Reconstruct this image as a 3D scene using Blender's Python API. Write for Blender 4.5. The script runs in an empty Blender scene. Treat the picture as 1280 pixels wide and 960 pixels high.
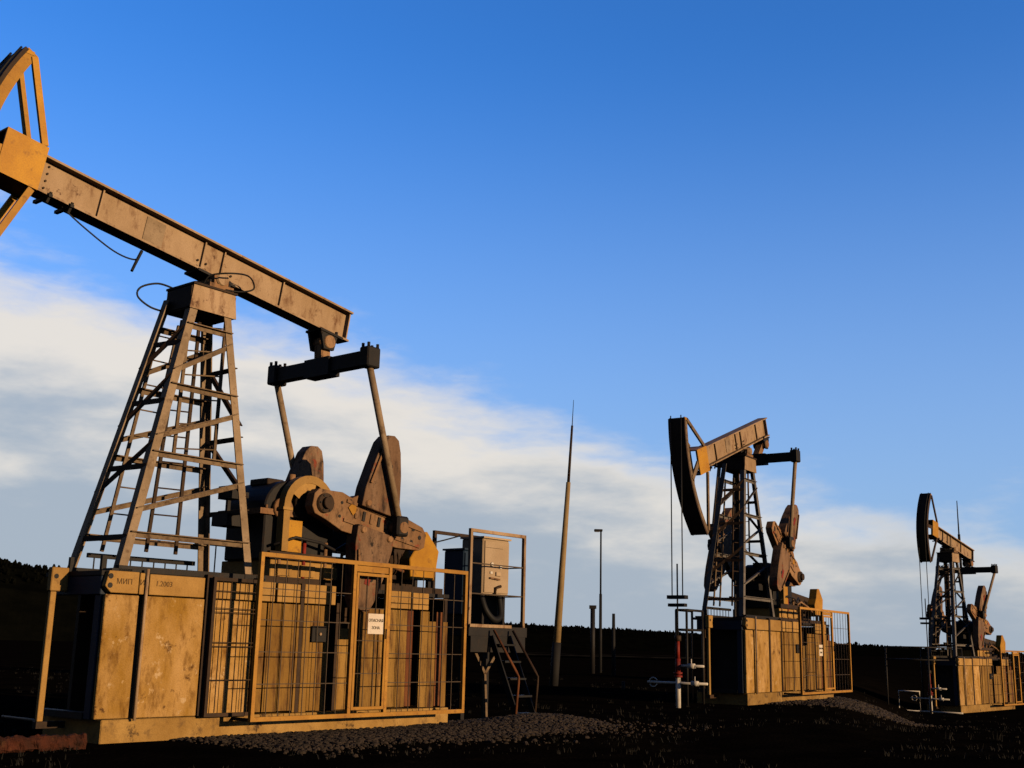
import bpy, bmesh, math, random
from mathutils import Vector, Matrix, noise
random.seed(7)
R = math.radians
S = bpy.context.scene
col = S.collection

# ------------------------------------------------------------------ camera
PITCH, ROLL, FPX, CAMZ = R(12.75), R(1.3), 1450.0, 1.2
cF = Vector((0, math.cos(PITCH), math.sin(PITCH)))
cR0 = Vector((1, 0, 0)); cU0 = cR0.cross(cF)
cR = cR0 * math.cos(ROLL) + cU0 * math.sin(ROLL)
cU = cU0 * math.cos(ROLL) - cR0 * math.sin(ROLL)
cd = bpy.data.cameras.new('camera'); cam = bpy.data.objects.new('camera', cd); col.objects.link(cam)
cam.matrix_world = Matrix(((cR.x, cU.x, -cF.x, 0), (cR.y, cU.y, -cF.y, 0), (cR.z, cU.z, -cF.z, CAMZ), (0, 0, 0, 1)))
cd.sensor_width = 36; cd.lens = FPX / 1280 * 36; cd.clip_start = 0.1; cd.clip_end = 12000
S.camera = cam

# ------------------------------------------------------------------ sky, sun, exposure
SUN_AZ, SUN_EL = R(121.5), R(9)          # azimuth clockwise from +Y
w = bpy.data.worlds.new('World'); S.world = w; w.use_nodes = True
nt = w.node_tree; nt.nodes.clear()
def wn(t, **k):
    n = nt.nodes.new(t)
    for a, b in k.items(): setattr(n, a, b)
    return n
def wl(a, b): nt.links.new(a, b)
def wmath(op, a, b=None, c=None, clamp=False):
    n = wn('ShaderNodeMath', operation=op, use_clamp=clamp)
    for i, q in enumerate((a, b, c)):
        if q is None: continue
        if isinstance(q, (int, float)): n.inputs[i].default_value = q
        else: wl(q, n.inputs[i])
    return n.outputs[0]
def wmix(fac, a, b):
    n = wn('ShaderNodeMix', data_type='RGBA')
    for sock, q in ((n.inputs[0], fac), (n.inputs[6], a), (n.inputs[7], b)):
        if isinstance(q, (int, float)): sock.default_value = q
        elif isinstance(q, tuple): sock.default_value = (*q, 1)
        else: wl(q, sock)
    return n.outputs[2]
sky = wn('ShaderNodeTexSky', sky_type='NISHITA'); sky.sun_disc = False
sky.sun_elevation = SUN_EL; sky.sun_rotation = SUN_AZ
sky.altitude = 200; sky.air_density = 1.0; sky.dust_density = 0.9; sky.ozone_density = 4.0
hs = wn('ShaderNodeHueSaturation'); hs.inputs['Saturation'].default_value = 1.16; hs.inputs['Hue'].default_value = 0.514; hs.inputs['Value'].default_value = 1.12
wl(sky.outputs[0], hs.inputs['Color'])
tc = wn('ShaderNodeTexCoord')
sx = wn('ShaderNodeSeparateXYZ'); wl(tc.outputs['Generated'], sx.inputs[0])
# a bank of cloud lying low, higher towards the left (west)
mp = wn('ShaderNodeMapping'); mp.inputs['Scale'].default_value = (1.0, 1.0, 3.2); wl(tc.outputs['Generated'], mp.inputs[0])
n1 = wn('ShaderNodeTexNoise'); n1.inputs['Scale'].default_value = 3.6; n1.inputs['Detail'].default_value = 7; n1.inputs['Roughness'].default_value = 0.52
n1.inputs['Distortion'].default_value = 0.35; wl(mp.outputs[0], n1.inputs['Vector'])
n2 = wn('ShaderNodeTexNoise'); n2.inputs['Scale'].default_value = 9.0; n2.inputs['Detail'].default_value = 6; n2.inputs['Roughness'].default_value = 0.55
wl(mp.outputs[0], n2.inputs['Vector'])
edge = wmath('MULTIPLY_ADD', sx.outputs['X'], -0.27, 0.205)           # elevation of the bank's upper rim
below = wmath('SUBTRACT', edge, sx.outputs['Z'])                      # >0 inside the bank
nz = wmath('MULTIPLY_ADD', n1.outputs['Fac'], 0.22, -0.11)
nz2 = wmath('MULTIPLY_ADD', n2.outputs['Fac'], 0.075, -0.0375)
n3 = wn('ShaderNodeTexNoise'); n3.inputs['Scale'].default_value = 26.0; n3.inputs['Detail'].default_value = 8; n3.inputs['Roughness'].default_value = 0.6; n3.inputs['Distortion'].default_value = 0.6
wl(mp.outputs[0], n3.inputs['Vector'])
nz3 = wmath('MULTIPLY_ADD', n3.outputs['Fac'], 0.035, -0.0175)
dens = wmath('ADD', wmath('ADD', wmath('ADD', below, nz), nz2), nz3)
fold = wmath('ADD', wmath('ADD', dens, wmath('MULTIPLY_ADD', n2.outputs['Fac'], 0.10, -0.05)), wmath('MULTIPLY_ADD', sx.outputs['X'], 0.12, 0.0))
mr = wn('ShaderNodeMapRange', interpolation_type='SMOOTHSTEP'); wl(dens, mr.inputs[0])
mr.inputs[1].default_value = -0.015; mr.inputs[2].default_value = 0.06; mr.inputs[3].default_value = 0; mr.inputs[4].default_value = 0.93
deep = wn('ShaderNodeMapRange', interpolation_type='SMOOTHSTEP'); wl(fold, deep.inputs[0])
deep.inputs[1].default_value = 0.04; deep.inputs[2].default_value = 0.15
CLOUD_LIT, CLOUD_GREY = (3.0, 2.8, 2.5), (1.42, 1.65, 1.92)
ccol = wmix(deep.outputs[0], CLOUD_LIT, CLOUD_GREY)
hz = wn('ShaderNodeMapRange', interpolation_type='SMOOTHSTEP'); wl(sx.outputs['Z'], hz.inputs[0])     # milky air towards the horizon, all round
hz.inputs[1].default_value = 0.0; hz.inputs[2].default_value = 0.50; hz.inputs[3].default_value = 0.80; hz.inputs[4].default_value = 0.0
clear = wmix(hz.outputs[0], hs.outputs[0], (1.10, 1.60, 2.60))
skyc = wmix(mr.outputs[0], clear, ccol)
bg = wn('ShaderNodeBackground'); bg.inputs['Strength'].default_value = 0.06; wl(skyc, bg.inputs[0])
wo = wn('ShaderNodeOutputWorld'); wl(bg.outputs[0], wo.inputs[0])

sd = bpy.data.lights.new('sun', 'SUN'); sun = bpy.data.objects.new('sun', sd); col.objects.link(sun)
sd.energy = 5.0; sd.angle = R(0.5); sd.color = (1.0, 0.68, 0.37)
sdir = Vector((math.sin(SUN_AZ) * math.cos(SUN_EL), math.cos(SUN_AZ) * math.cos(SUN_EL), math.sin(SUN_EL)))
sun.rotation_euler = sdir.to_track_quat('Z', 'Y').to_euler(); sun.location = sdir * 60
S.view_settings.view_transform = 'Standard'; S.view_settings.look = 'None'
S.view_settings.exposure = 2.2; S.view_settings.gamma = 1.0
S.view_settings.use_curve_mapping = False
S.render.engine = 'CYCLES'
S.cycles.max_bounces = 4; S.cycles.diffuse_bounces = 2

# ------------------------------------------------------------------ materials
MATS = {}
KA = 0.185            # darkens every surface colour so that shaded faces go near black
def mat(name, c1, c2=None, c3=None, scale=6.0, rough=0.7, bump=0.15, rust=0.5, metal=0.0, streak=1.0, spec=0.05, fine=60, vary=0.14, c4=None, c5=None):
    """c1/c2 broad mottling, c3 blotches of dirt or rust; streak<1 stretches the blotches downwards"""
    m = bpy.data.materials.new(name); m.use_nodes = True; t = m.node_tree; t.nodes.clear()
    N = lambda q: t.nodes.new(q); Lk = lambda a, b: t.links.new(a, b)
    out = N('ShaderNodeOutputMaterial'); p = N('ShaderNodeBsdfPrincipled'); Lk(p.outputs[0], out.inputs[0])
    c2 = c2 or tuple(q * 0.75 for q in c1)
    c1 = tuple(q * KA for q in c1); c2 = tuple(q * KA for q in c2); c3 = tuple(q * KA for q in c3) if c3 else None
    g = N('ShaderNodeNewGeometry'); mp = N('ShaderNodeMapping'); mp.inputs['Scale'].default_value = (1, 1, streak); Lk(g.outputs['Position'], mp.inputs[0])
    a = N('ShaderNodeTexNoise'); a.inputs['Scale'].default_value = scale * 0.6; a.inputs['Detail'].default_value = 6; a.inputs['Roughness'].default_value = 0.6; Lk(mp.outputs[0], a.inputs['Vector'])
    r1 = N('ShaderNodeMapRange'); r1.inputs[1].default_value = 0.36; r1.inputs[2].default_value = 0.64; Lk(a.outputs['Fac'], r1.inputs[0])
    mx = N('ShaderNodeMix'); mx.data_type = 'RGBA'; mx.inputs[6].default_value = (*c1, 1); mx.inputs[7].default_value = (*c2, 1); Lk(r1.outputs[0], mx.inputs[0])
    last = mx.outputs[2]
    if c3:
        b = N('ShaderNodeTexNoise'); b.inputs['Scale'].default_value = scale * 1.7; b.inputs['Detail'].default_value = 8; b.inputs['Roughness'].default_value = 0.68; Lk(mp.outputs[0], b.inputs['Vector'])
        r2 = N('ShaderNodeMapRange'); r2.inputs[1].default_value = 1 - rust - 0.02; r2.inputs[2].default_value = 1 - rust + 0.16; Lk(b.outputs['Fac'], r2.inputs[0])
        m2 = N('ShaderNodeMix'); m2.data_type = 'RGBA'; m2.inputs[7].default_value = (*c3, 1); Lk(last, m2.inputs[6]); Lk(r2.outputs[0], m2.inputs[0]); last = m2.outputs[2]
    for cc, sc_, off_ in ((c4, 2.3, 7.0), (c5, 1.6, 31.0)):
        if not cc: continue
        mo = N('ShaderNodeMapping'); mo.inputs['Location'].default_value = (off_, off_ * 0.7, off_ * 1.3); Lk(g.outputs['Position'], mo.inputs[0])
        b4 = N('ShaderNodeTexNoise'); b4.inputs['Scale'].default_value = scale * sc_ * 0.5; b4.inputs['Detail'].default_value = 7; b4.inputs['Roughness'].default_value = 0.7; Lk(mo.outputs[0], b4.inputs['Vector'])
        r5 = N('ShaderNodeMapRange'); r5.inputs[1].default_value = 0.60; r5.inputs[2].default_value = 0.66; Lk(b4.outputs['Fac'], r5.inputs[0])
        m5 = N('ShaderNodeMix'); m5.data_type = 'RGBA'; m5.inputs[7].default_value = (*[q * KA for q in cc], 1); Lk(last, m5.inputs[6]); Lk(r5.outputs[0], m5.inputs[0]); last = m5.outputs[2]
    f = N('ShaderNodeTexNoise'); f.inputs['Scale'].default_value = fine; f.inputs['Detail'].default_value = 4; Lk(g.outputs['Position'], f.inputs['Vector'])
    r3 = N('ShaderNodeMapRange'); r3.inputs[3].default_value = 0.72; r3.inputs[4].default_value = 1.25; Lk(f.outputs['Fac'], r3.inputs[0])
    oi = N('ShaderNodeObjectInfo'); r4 = N('ShaderNodeMapRange'); r4.inputs[3].default_value = 1 - vary; r4.inputs[4].default_value = 1 + vary; Lk(oi.outputs['Random'], r4.inputs[0])
    ml = N('ShaderNodeMath'); ml.operation = 'MULTIPLY'; Lk(r3.outputs[0], ml.inputs[0]); Lk(r4.outputs[0], ml.inputs[1])
    vm = N('ShaderNodeVectorMath'); vm.operation = 'SCALE'; Lk(last, vm.inputs[0]); Lk(ml.outputs[0], vm.inputs['Scale'])
    Lk(vm.outputs[0], p.inputs['Base Color'])
    p.inputs['Roughness'].default_value = rough; p.inputs['Metallic'].default_value = metal; p.inputs['Specular IOR Level'].default_value = spec
    if bump:
        bp = N('ShaderNodeBump'); bp.inputs['Strength'].default_value = bump; bp.inputs['Distance'].default_value = 0.02
        ad = N('ShaderNodeMath'); ad.operation = 'ADD'; Lk(a.outputs['Fac'], ad.inputs[0]); Lk(f.outputs['Fac'], ad.inputs[1])
        Lk(ad.outputs[0], bp.inputs['Height']); Lk(bp.outputs[0], p.inputs['Normal'])
    MATS[name] = m
    return m
mat('ochre_panel', (0.47, 0.285, 0.105), (0.31, 0.165, 0.025), (0.17, 0.08, 0.014), scale=4.2, rough=0.85, bump=0.5, rust=0.47, streak=0.45, c4=(0.52, 0.36, 0.19), c5=(0.10, 0.045, 0.012))
mat('ochre_board', (0.30, 0.175, 0.045), (0.20, 0.105, 0.02), (0.075, 0.032, 0.012), scale=3.5, rough=0.85, bump=0.3, rust=0.5, streak=0.22)
mat('red_board', (0.22, 0.085, 0.03), (0.13, 0.04, 0.015), (0.05, 0.018, 0.01), scale=4, rough=0.85, rust=0.5, streak=0.2)
mat('plinth_concrete', (0.36, 0.22, 0.07), (0.24, 0.135, 0.035), (0.12, 0.07, 0.03), scale=3.0, rough=0.9, bump=0.5, rust=0.45, c5=(0.06, 0.035, 0.018))
mat('ochre_beam', (0.40, 0.235, 0.07), (0.30, 0.165, 0.04), (0.13, 0.06, 0.02), scale=3.0, rough=0.7, rust=0.38)
mat('tan_steel', (0.38, 0.265, 0.165), (0.29, 0.19, 0.105), (0.13, 0.055, 0.02), scale=3.2, rough=0.6, streak=0.5, rust=0.45, c4=(0.10, 0.045, 0.02), bump=0.12)
mat('grey_steel', (0.15, 0.135, 0.125), (0.09, 0.082, 0.08), (0.06, 0.036, 0.022), scale=5, rough=0.65, rust=0.43)
mat('leg_steel', (0.31, 0.225, 0.145), (0.20, 0.14, 0.085), (0.08, 0.042, 0.02), scale=4.5, rough=0.65, rust=0.43, bump=0.12)
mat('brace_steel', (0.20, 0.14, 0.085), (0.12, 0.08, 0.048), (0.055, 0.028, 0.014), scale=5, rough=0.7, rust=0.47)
mat('yellow_paint', (0.47, 0.235, 0.014), (0.37, 0.17, 0.011), (0.16, 0.06, 0.014), scale=4, rough=0.5, rust=0.40, bump=0.08)
mat('fence_yellow', (0.44, 0.225, 0.035), (0.34, 0.16, 0.024), (0.17, 0.065, 0.02), scale=5, rough=0.55, rust=0.42, bump=0.05)
mat('rust_machine', (0.30, 0.175, 0.09), (0.19, 0.095, 0.042), (0.035, 0.017, 0.010), scale=4.0, rough=0.75, rust=0.46, bump=0.3, fine=45, streak=0.45, c4=(0.28, 0.03, 0.012), c5=(0.012, 0.008, 0.007))
mat('cast_weight', (0.25, 0.155, 0.095), (0.14, 0.075, 0.04), (0.035, 0.018, 0.012), scale=3.6, rough=0.75, rust=0.49, bump=0.35, fine=40, streak=0.35, c4=(0.015, 0.010, 0.008), c5=(0.20, 0.035, 0.015))
mat('red_paint', (0.24, 0.022, 0.012), (0.16, 0.018, 0.012), (0.05, 0.018, 0.012), scale=8, rough=0.6, rust=0.42)
mat('dark_steel', (0.018, 0.016, 0.016), (0.011, 0.010, 0.011), (0.030, 0.016, 0.009), scale=6, rough=0.62, rust=0.42)
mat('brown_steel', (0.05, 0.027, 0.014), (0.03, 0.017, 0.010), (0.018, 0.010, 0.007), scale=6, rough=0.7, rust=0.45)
mat('blue_shade_steel', (0.018, 0.030, 0.055), (0.012, 0.021, 0.040), (0.018, 0.014, 0.012), scale=4, rough=0.6, rust=0.38)  # yellow steel in shade, with the sky's blue cast put into the colour
mat('wire_steel', (0.085, 0.062, 0.042), (0.06, 0.042, 0.03), (0.05, 0.024, 0.012), scale=9, rough=0.6, rust=0.44, bump=0)
mat('cable_black', (0.012, 0.012, 0.013), rough=0.6, bump=0)
mat('cabinet_tan', (0.44, 0.33, 0.22), (0.38, 0.275, 0.175), (0.18, 0.10, 0.05), scale=3, rough=0.55, rust=0.36, bump=0.05)
mat('cabinet_blue', (0.012, 0.034, 0.07), (0.010, 0.026, 0.055), scale=3, rough=0.5, bump=0.05)
mat('white_paint', (0.62, 0.58, 0.52), (0.5, 0.46, 0.40), (0.22, 0.15, 0.09), scale=7, rough=0.5, rust=0.37, bump=0.05)
mat('sign_white', (0.70, 0.62, 0.54), (0.64, 0.56, 0.48), scale=6, rough=0.6, bump=0)
mat('print_faded', (0.09, 0.05, 0.02), (0.14, 0.08, 0.03), rough=0.8, bump=0, scale=20)
mat('print_black', (0.02, 0.015, 0.012), rough=0.7, bump=0)
mat('pole_ochre', (0.30, 0.21, 0.10), (0.23, 0.155, 0.07), (0.12, 0.07, 0.03), scale=2.5, rough=0.7, rust=0.4)
mat('pole_grey', (0.016, 0.015, 0.015), (0.010, 0.010, 0.011), scale=3, rough=0.8)
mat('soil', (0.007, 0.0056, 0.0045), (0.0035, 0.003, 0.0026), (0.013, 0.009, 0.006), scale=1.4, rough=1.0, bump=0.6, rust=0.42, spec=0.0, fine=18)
mat('gravel', (0.045, 0.030, 0.019), (0.015, 0.010, 0.007), (0.10, 0.068, 0.042), scale=14, rough=0.95, rust=0.42, bump=0.3, spec=0.1)
mat('weed', (0.007, 0.006, 0.0035), (0.004, 0.0035, 0.002), (0.013, 0.010, 0.006), scale=5, rough=0.9, rust=0.4, bump=0, spec=0.1)
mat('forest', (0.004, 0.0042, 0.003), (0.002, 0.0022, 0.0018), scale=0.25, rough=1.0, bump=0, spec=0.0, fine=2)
mat('field_pale', (0.030, 0.026, 0.020), (0.02, 0.018, 0.014), scale=0.08, rough=1.0, bump=0, spec=0.0, fine=1)
mat('rust_red', (0.07, 0.018, 0.008), (0.012, 0.006, 0.004), (0.11, 0.045, 0.016), scale=5, rough=0.9, rust=0.40, bump=0.8)
mat('lamp_glass', (0.35, 0.33, 0.30), rough=0.3, bump=0)

# ------------------------------------------------------------------ mesh helpers
class MB:
    def __init__(s): s.v = []; s.f = []; s.sm = set()
    def quads(s, vs, fs):
        n = len(s.v); s.v += [tuple(q) for q in vs]; s.f += [tuple(i + n for i in f) for f in fs]; return s
    def box(s, a, b):
        (x0, y0, z0), (x1, y1, z1) = a, b
        return s.quads([(x0,y0,z0),(x1,y0,z0),(x1,y1,z0),(x0,y1,z0),(x0,y0,z1),(x1,y0,z1),(x1,y1,z1),(x0,y1,z1)],
                       [(0,3,2,1),(4,5,6,7),(0,1,5,4),(1,2,6,5),(2,3,7,6),(3,0,4,7)])
    def bar(s, p, q, wd, ht=None, side=(0, 1, 0), off=(0, 0)):
        """rectangular bar p-q, wd across 'side', ht the other way"""
        p = Vector(p); q = Vector(q); ht = ht or wd; d = (q - p).normalized(); sd_ = Vector(side); sd_ = (sd_ - d * sd_.dot(d)).normalized(); up = d.cross(sd_)
        o = sd_ * off[0] + up * off[1]; vs = []
        for c in (p, q):
            for a, b in ((-1,-1),(1,-1),(1,1),(-1,1)): vs.append(c + o + sd_ * a * wd / 2 + up * b * ht / 2)
        return s.quads(vs, [(0,1,2,3),(7,6,5,4),(0,4,5,1),(1,5,6,2),(2,6,7,3),(3,7,4,0)])
    def angle(s, p, q, wd, th=0.012, side=(0, 1, 0), flip=1):
        """L-section"""
        s.bar(p, q, wd, th, side, (0, 0)); return s.bar(p, q, th, wd, side, (flip * (wd / 2 - th / 2), wd / 2 - th * 0.4))
    def tube(s, pts, r, n=8, r2=None, cap=True):
        pts = [Vector(q) for q in pts]; m = len(pts); base = len(s.v)
        ref = Vector((0.13, 0.31, 0.94))
        for i, c in enumerate(pts):
            d = (pts[min(i+1, m-1)] - pts[max(i-1, 0)]).normalized()
            if abs(d.dot(ref)) > 0.97: ref = Vector((0.9, 0.3, 0.1))
            a = d.cross(ref).normalized(); b = d.cross(a)
            rr = r if r2 is None else r + (r2 - r) * i / (m - 1)
            for k in range(n):
                t = 2 * math.pi * k / n; s.v.append(tuple(c + a * rr * math.cos(t) + b * rr * math.sin(t)))
        for i in range(m - 1):
            for k in range(n):
                k2 = (k + 1) % n; s.sm.add(len(s.f)); s.f.append((base+i*n+k, base+i*n+k2, base+(i+1)*n+k2, base+(i+1)*n+k))
        if cap:
            s.f.append(tuple(base + k for k in range(n))[::-1]); s.f.append(tuple(base + (m-1)*n + k for k in range(n)))
        return s
    def prism(s, poly, y0, y1):
        """polygon in (x,z) extruded along y"""
        n = len(poly); vs = [(x, y0, z) for x, z in poly] + [(x, y1, z) for x, z in poly]
        fs = [tuple(range(n)), tuple(range(2*n-1, n-1, -1))] + [(i, i + n, (i+1) % n + n, (i+1) % n) for i in range(n)]
        return s.quads(vs, fs)
    def build(s, name, m, parent=None, bevel=0.0):
        me = bpy.data.meshes.new(name); me.from_pydata(s.v, [], s.f); me.materials.append(MATS[m])
        bm = bmesh.new(); bm.from_mesh(me); bmesh.ops.recalc_face_normals(bm, faces=bm.faces)
        if bevel:
            bmesh.ops.bevel(bm, geom=[e for e in bm.edges], offset=bevel, segments=1, affect='EDGES', clamp_overlap=True)
        bm.to_mesh(me); bm.free()
        if s.sm and not bevel:
            for i in s.sm:
                if i < len(me.polygons): me.polygons[i].use_smooth = True
        o = bpy.data.objects.new(name, me); col.objects.link(o)
        if parent is not None:
            o.parent = parent
            r = parent
            while r.parent is not None: r = r.parent
            if parent is r and 'off' in OFF and r.name in OFF['off']:
                o.location = -Vector(OFF['off'][r.name])
        return o
OFF = {'off': {}}
def tag(o, label, cat, group=None):
    o['label'] = label; o['category'] = cat
    if group: o['group'] = group
    return o
def struct(o): o['kind'] = 'structure'; return o
def arc(cx, cz, r, a0, a1, n):
    return [(cx + r * math.cos(R(a0 + (a1 - a0) * i / n)), cz + r * math.sin(R(a0 + (a1 - a0) * i / n))) for i in range(n + 1)]
def text_mesh(name, s, size, m, parent, origin, xdir, zdir, depth=0.004):
    cu = bpy.data.curves.new(name, 'FONT'); cu.body = s; cu.size = size; cu.align_x = 'CENTER'; cu.align_y = 'CENTER'; cu.extrude = depth / 2; cu.resolution_u = 3
    t = bpy.data.objects.new(name, cu); col.objects.link(t)
    me = bpy.data.meshes.new_from_object(t.evaluated_get(bpy.context.evaluated_depsgraph_get()))
    bpy.data.objects.remove(t); bpy.data.curves.remove(cu)
    X = Vector(xdir).normalized(); Zv = Vector(zdir).normalized(); Y = X.cross(Zv) * 1.0
    M = Matrix(((X.x, Zv.x, Y.x, origin[0]), (X.y, Zv.y, Y.y, origin[1]), (X.z, Zv.z, Y.z, origin[2]), (0, 0, 0, 1)))
    me.transform(M); me.materials.clear(); me.materials.append(MATS[m])
    o = bpy.data.objects.new(name, me); col.objects.link(o); o.parent = parent
    r = parent
    if r.parent is None and r.name in OFF['off']: o.location = -Vector(OFF['off'][r.name])
    return o

# ------------------------------------------------------------------ placement of the three wells
def sstep(a, b, x):
    t = max(0.0, min(1.0, (x - a) / (b - a))); return t * t * (3 - 2 * t)
P1 = dict(O=Vector((-4.73, 14.18, 0.0)), ang=39.7)
P2 = dict(O=Vector((5.66, 27.93, 0.0)), ang=34.0)
P3 = dict(O=Vector((17.06, 44.87, -0.84)), ang=41.0)
def axes(p):
    a = R(p['ang']); u = Vector((math.sin(a), math.cos(a), 0)); return u, Vector((-u.y, u.x, 0))
def tolocal(p, x, y):
    u, v = axes(p); d = Vector((x - p['O'].x, y - p['O'].y, 0)); return d.dot(u), d.dot(v)
def gauss(x, c, s): return math.exp(-((x - c) / s) ** 2)
def mound(p, x, y, k=1.0):
    a, b = tolocal(p, x, y)
    h = 0.05 * sstep(0.6, 2.4, a) * (1 - sstep(7.5, 9.2, a)) * gauss(b, -1.2, 0.7)
    h += 0.12 * gauss(a, 7.2, 1.3) * gauss(b, -0.8, 0.8)
    return h * k
def gravel_mask(p, x, y):
    a, b = tolocal(p, x, y)
    e = 0.35 * noise.noise(Vector((a * 0.8, b * 0.8, 4.0)))
    return sstep(0.7, 2.2, a + e) * (1 - sstep(6.9, 8.3, a + e)) * sstep(-2.4, -1.3, b + e) * (1 - sstep(0.2, 0.5, b))
def ground_z(x, y):
    dip = -0.84 * sstep(0.27, 0.35, x / max(y, 1.0)) * sstep(16, 40, y)
    far = sstep(60, 200, math.hypot(x, y))
    n = noise.noise(Vector((x * 0.22, y * 0.22, 3.1))) * 0.10 + noise.noise(Vector((x * 0.9, y * 0.9, 8.2))) * 0.035
    n += noise.noise(Vector((x * 3.1, y * 3.1, 1.2))) * 0.012
    for p in (P1, P2, P3):                                   # level around the bases
        a, b = tolocal(p, x, y)
        k = sstep(0.2, 2.5, max(-3 - a, a - 8.5, -1.6 - b, b - 2.2)); n = n * (0.15 + 0.85 * k)
    z = dip * (1 - far) + n - 0.02
    z += mound(P1, x, y, 1.0) + mound(P2, x, y, 0.7) + mound(P3, x, y, 0.4)
    return z

# ------------------------------------------------------------------ ground: one sheet to the horizon
def spaced(lo, hi, fine_lo, fine_hi, step):
    out = []; x = fine_lo
    while x <= fine_hi: out.append(x); x += step
    d = step; x = fine_hi
    while x < hi: d *= 1.28; x += d; out.append(x)
    d = step; x = fine_lo
    while x > lo: d *= 1.28; x -= d; out.insert(0, x)
    return out
gx = spaced(-5000, 5000, -14, 24, 0.2); gy = spaced(-2000, 8000, 6, 50, 0.22)
gv = [(x, y, ground_z(x, y)) for y in gy for x in gx]
nx = len(gx)
gf = [(j*nx+i, j*nx+i+1, (j+1)*nx+i+1, (j+1)*nx+i) for j in range(len(gy)-1) for i in range(nx-1)]
gm = MB(); gm.v = gv; gm.f = gf
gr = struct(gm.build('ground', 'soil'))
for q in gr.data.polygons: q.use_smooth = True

def icos(n=80, seed=1, lo=0.7, hi=1.15):
    rnd = random.Random(seed); out = []
    t = (1 + 5 ** 0.5) / 2
    base = [(-1,t,0),(1,t,0),(-1,-t,0),(1,-t,0),(0,-1,t),(0,1,t),(0,-1,-t),(0,1,-t),(t,0,-1),(t,0,1),(-t,0,-1),(-t,0,1)]
    F = [(0,11,5),(0,5,1),(0,1,7),(0,7,10),(0,10,11),(1,5,9),(5,11,4),(11,10,2),(10,7,6),(7,1,8),(3,9,4),(3,4,2),(3,2,6),(3,6,8),(3,8,9),(4,9,5),(2,4,11),(6,2,10),(8,6,7),(9,8,1)]
    for _ in range(n):
        sc = (rnd.uniform(0.7, 1.2), rnd.uniform(0.7, 1.2), rnd.uniform(0.45, 0.8))
        out.append([Vector(b).normalized() * rnd.uniform(lo, hi) for b in base]); out[-1] = [Vector((q.x*sc[0], q.y*sc[1], q.z*sc[2])) for q in out[-1]]
    return out, F
STONES, STF = icos(30, 4)
def gravel_bed(name, p, count, rng, k):
    b = MB(); u, v = axes(p); made = 0; tries = 0
    while made < count and tries < count * 12:
        tries += 1
        a = rng.uniform(0.9, 9.4); c = rng.uniform(-3.0, 0.35)
        x = p['O'].x + u.x * a + v.x * c; y = p['O'].y + u.y * a + v.y * c
        if 0 < c and a < 6.06: continue
        if rng.random() > gravel_mask(p, x, y) + 0.012: continue
        r = rng.choice((0.010, 0.012, 0.015, 0.018, 0.022, 0.030, 0.042)) * k; st = rng.choice(STONES); ca, sa = math.cos(made), math.sin(made)
        z = ground_z(x, y) + r * 0.25
        n = len(b.v); b.v += [(x + (q.x*ca - q.y*sa) * r, y + (q.x*sa + q.y*ca) * r, z + q.z * r) for q in st]
        b.f += [tuple(i + n for i in f) for f in STF]; made += 1
    me = bpy.data.meshes.new(name); me.from_pydata(b.v, [], b.f); me.materials.append(MATS['gravel'])
    o = bpy.data.objects.new(name, me); col.objects.link(o); o['kind'] = 'stuff'
    return o
tag(gravel_bed('gravel', P1, 24000, random.Random(3), 1.0), 'mound of brown gravel along the foot of the nearest pumpjack base', 'gravel')
tag(gravel_bed('gravel', P2, 5000, random.Random(5), 1.5), 'low gravel heap in front of the middle pumpjack base', 'gravel')

# dry weeds over the dark ground
def weeds():
    rng = random.Random(11); b = MB()
    for i in range(3200):
        y = 8.5 + 38 * rng.random() ** 1.4; x = rng.uniform(-0.5, 0.5) * y + rng.uniform(-1.5, 1.5)
        if noise.noise(Vector((x * 0.35, y * 0.35, 5))) < -0.05: continue
        bad = False
        for p in (P1, P2, P3):
            a, c = tolocal(p, x, y)
            if -0.6 < a < 8.6 and -0.5 < c < 1.8: bad = True
        if bad: continue
        z = ground_z(x, y) - 0.01; h0 = rng.uniform(0.03, 0.10) * (1.6 if rng.random() < 0.08 else 1)
        for k in range(rng.randint(4, 8)):
            t = rng.uniform(0, 6.283); ln = rng.uniform(0.2, 0.75) * h0; h = h0 * rng.uniform(0.55, 1.1); wd = rng.uniform(0.002, 0.006)
            px, py = x + rng.gauss(0, 0.04), y + rng.gauss(0, 0.04); c_, s_ = math.cos(t), math.sin(t)
            b.quads([(px - s_*wd, py + c_*wd, z), (px + s_*wd, py - c_*wd, z), (px + c_*ln*0.45 + s_*wd*.8, py + s_*ln*0.45 - c_*wd*.8, z + h*0.65), (px + c_*ln*0.45 - s_*wd*.8, py + s_*ln*0.45 + c_*wd*.8, z + h*0.65), (px + c_*ln, py + s_*ln, z + h)], [(0,1,2,3), (3,2,4)])
    me = bpy.data.meshes.new('weeds'); me.from_pydata(b.v, [], b.f); me.materials.append(MATS['weed'])
    o = bpy.data.objects.new('weeds', me); col.objects.link(o); o['kind'] = 'stuff'
    return tag(o, 'low dark weeds and dry grass scattered over the ground', 'weeds')
weeds()

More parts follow.
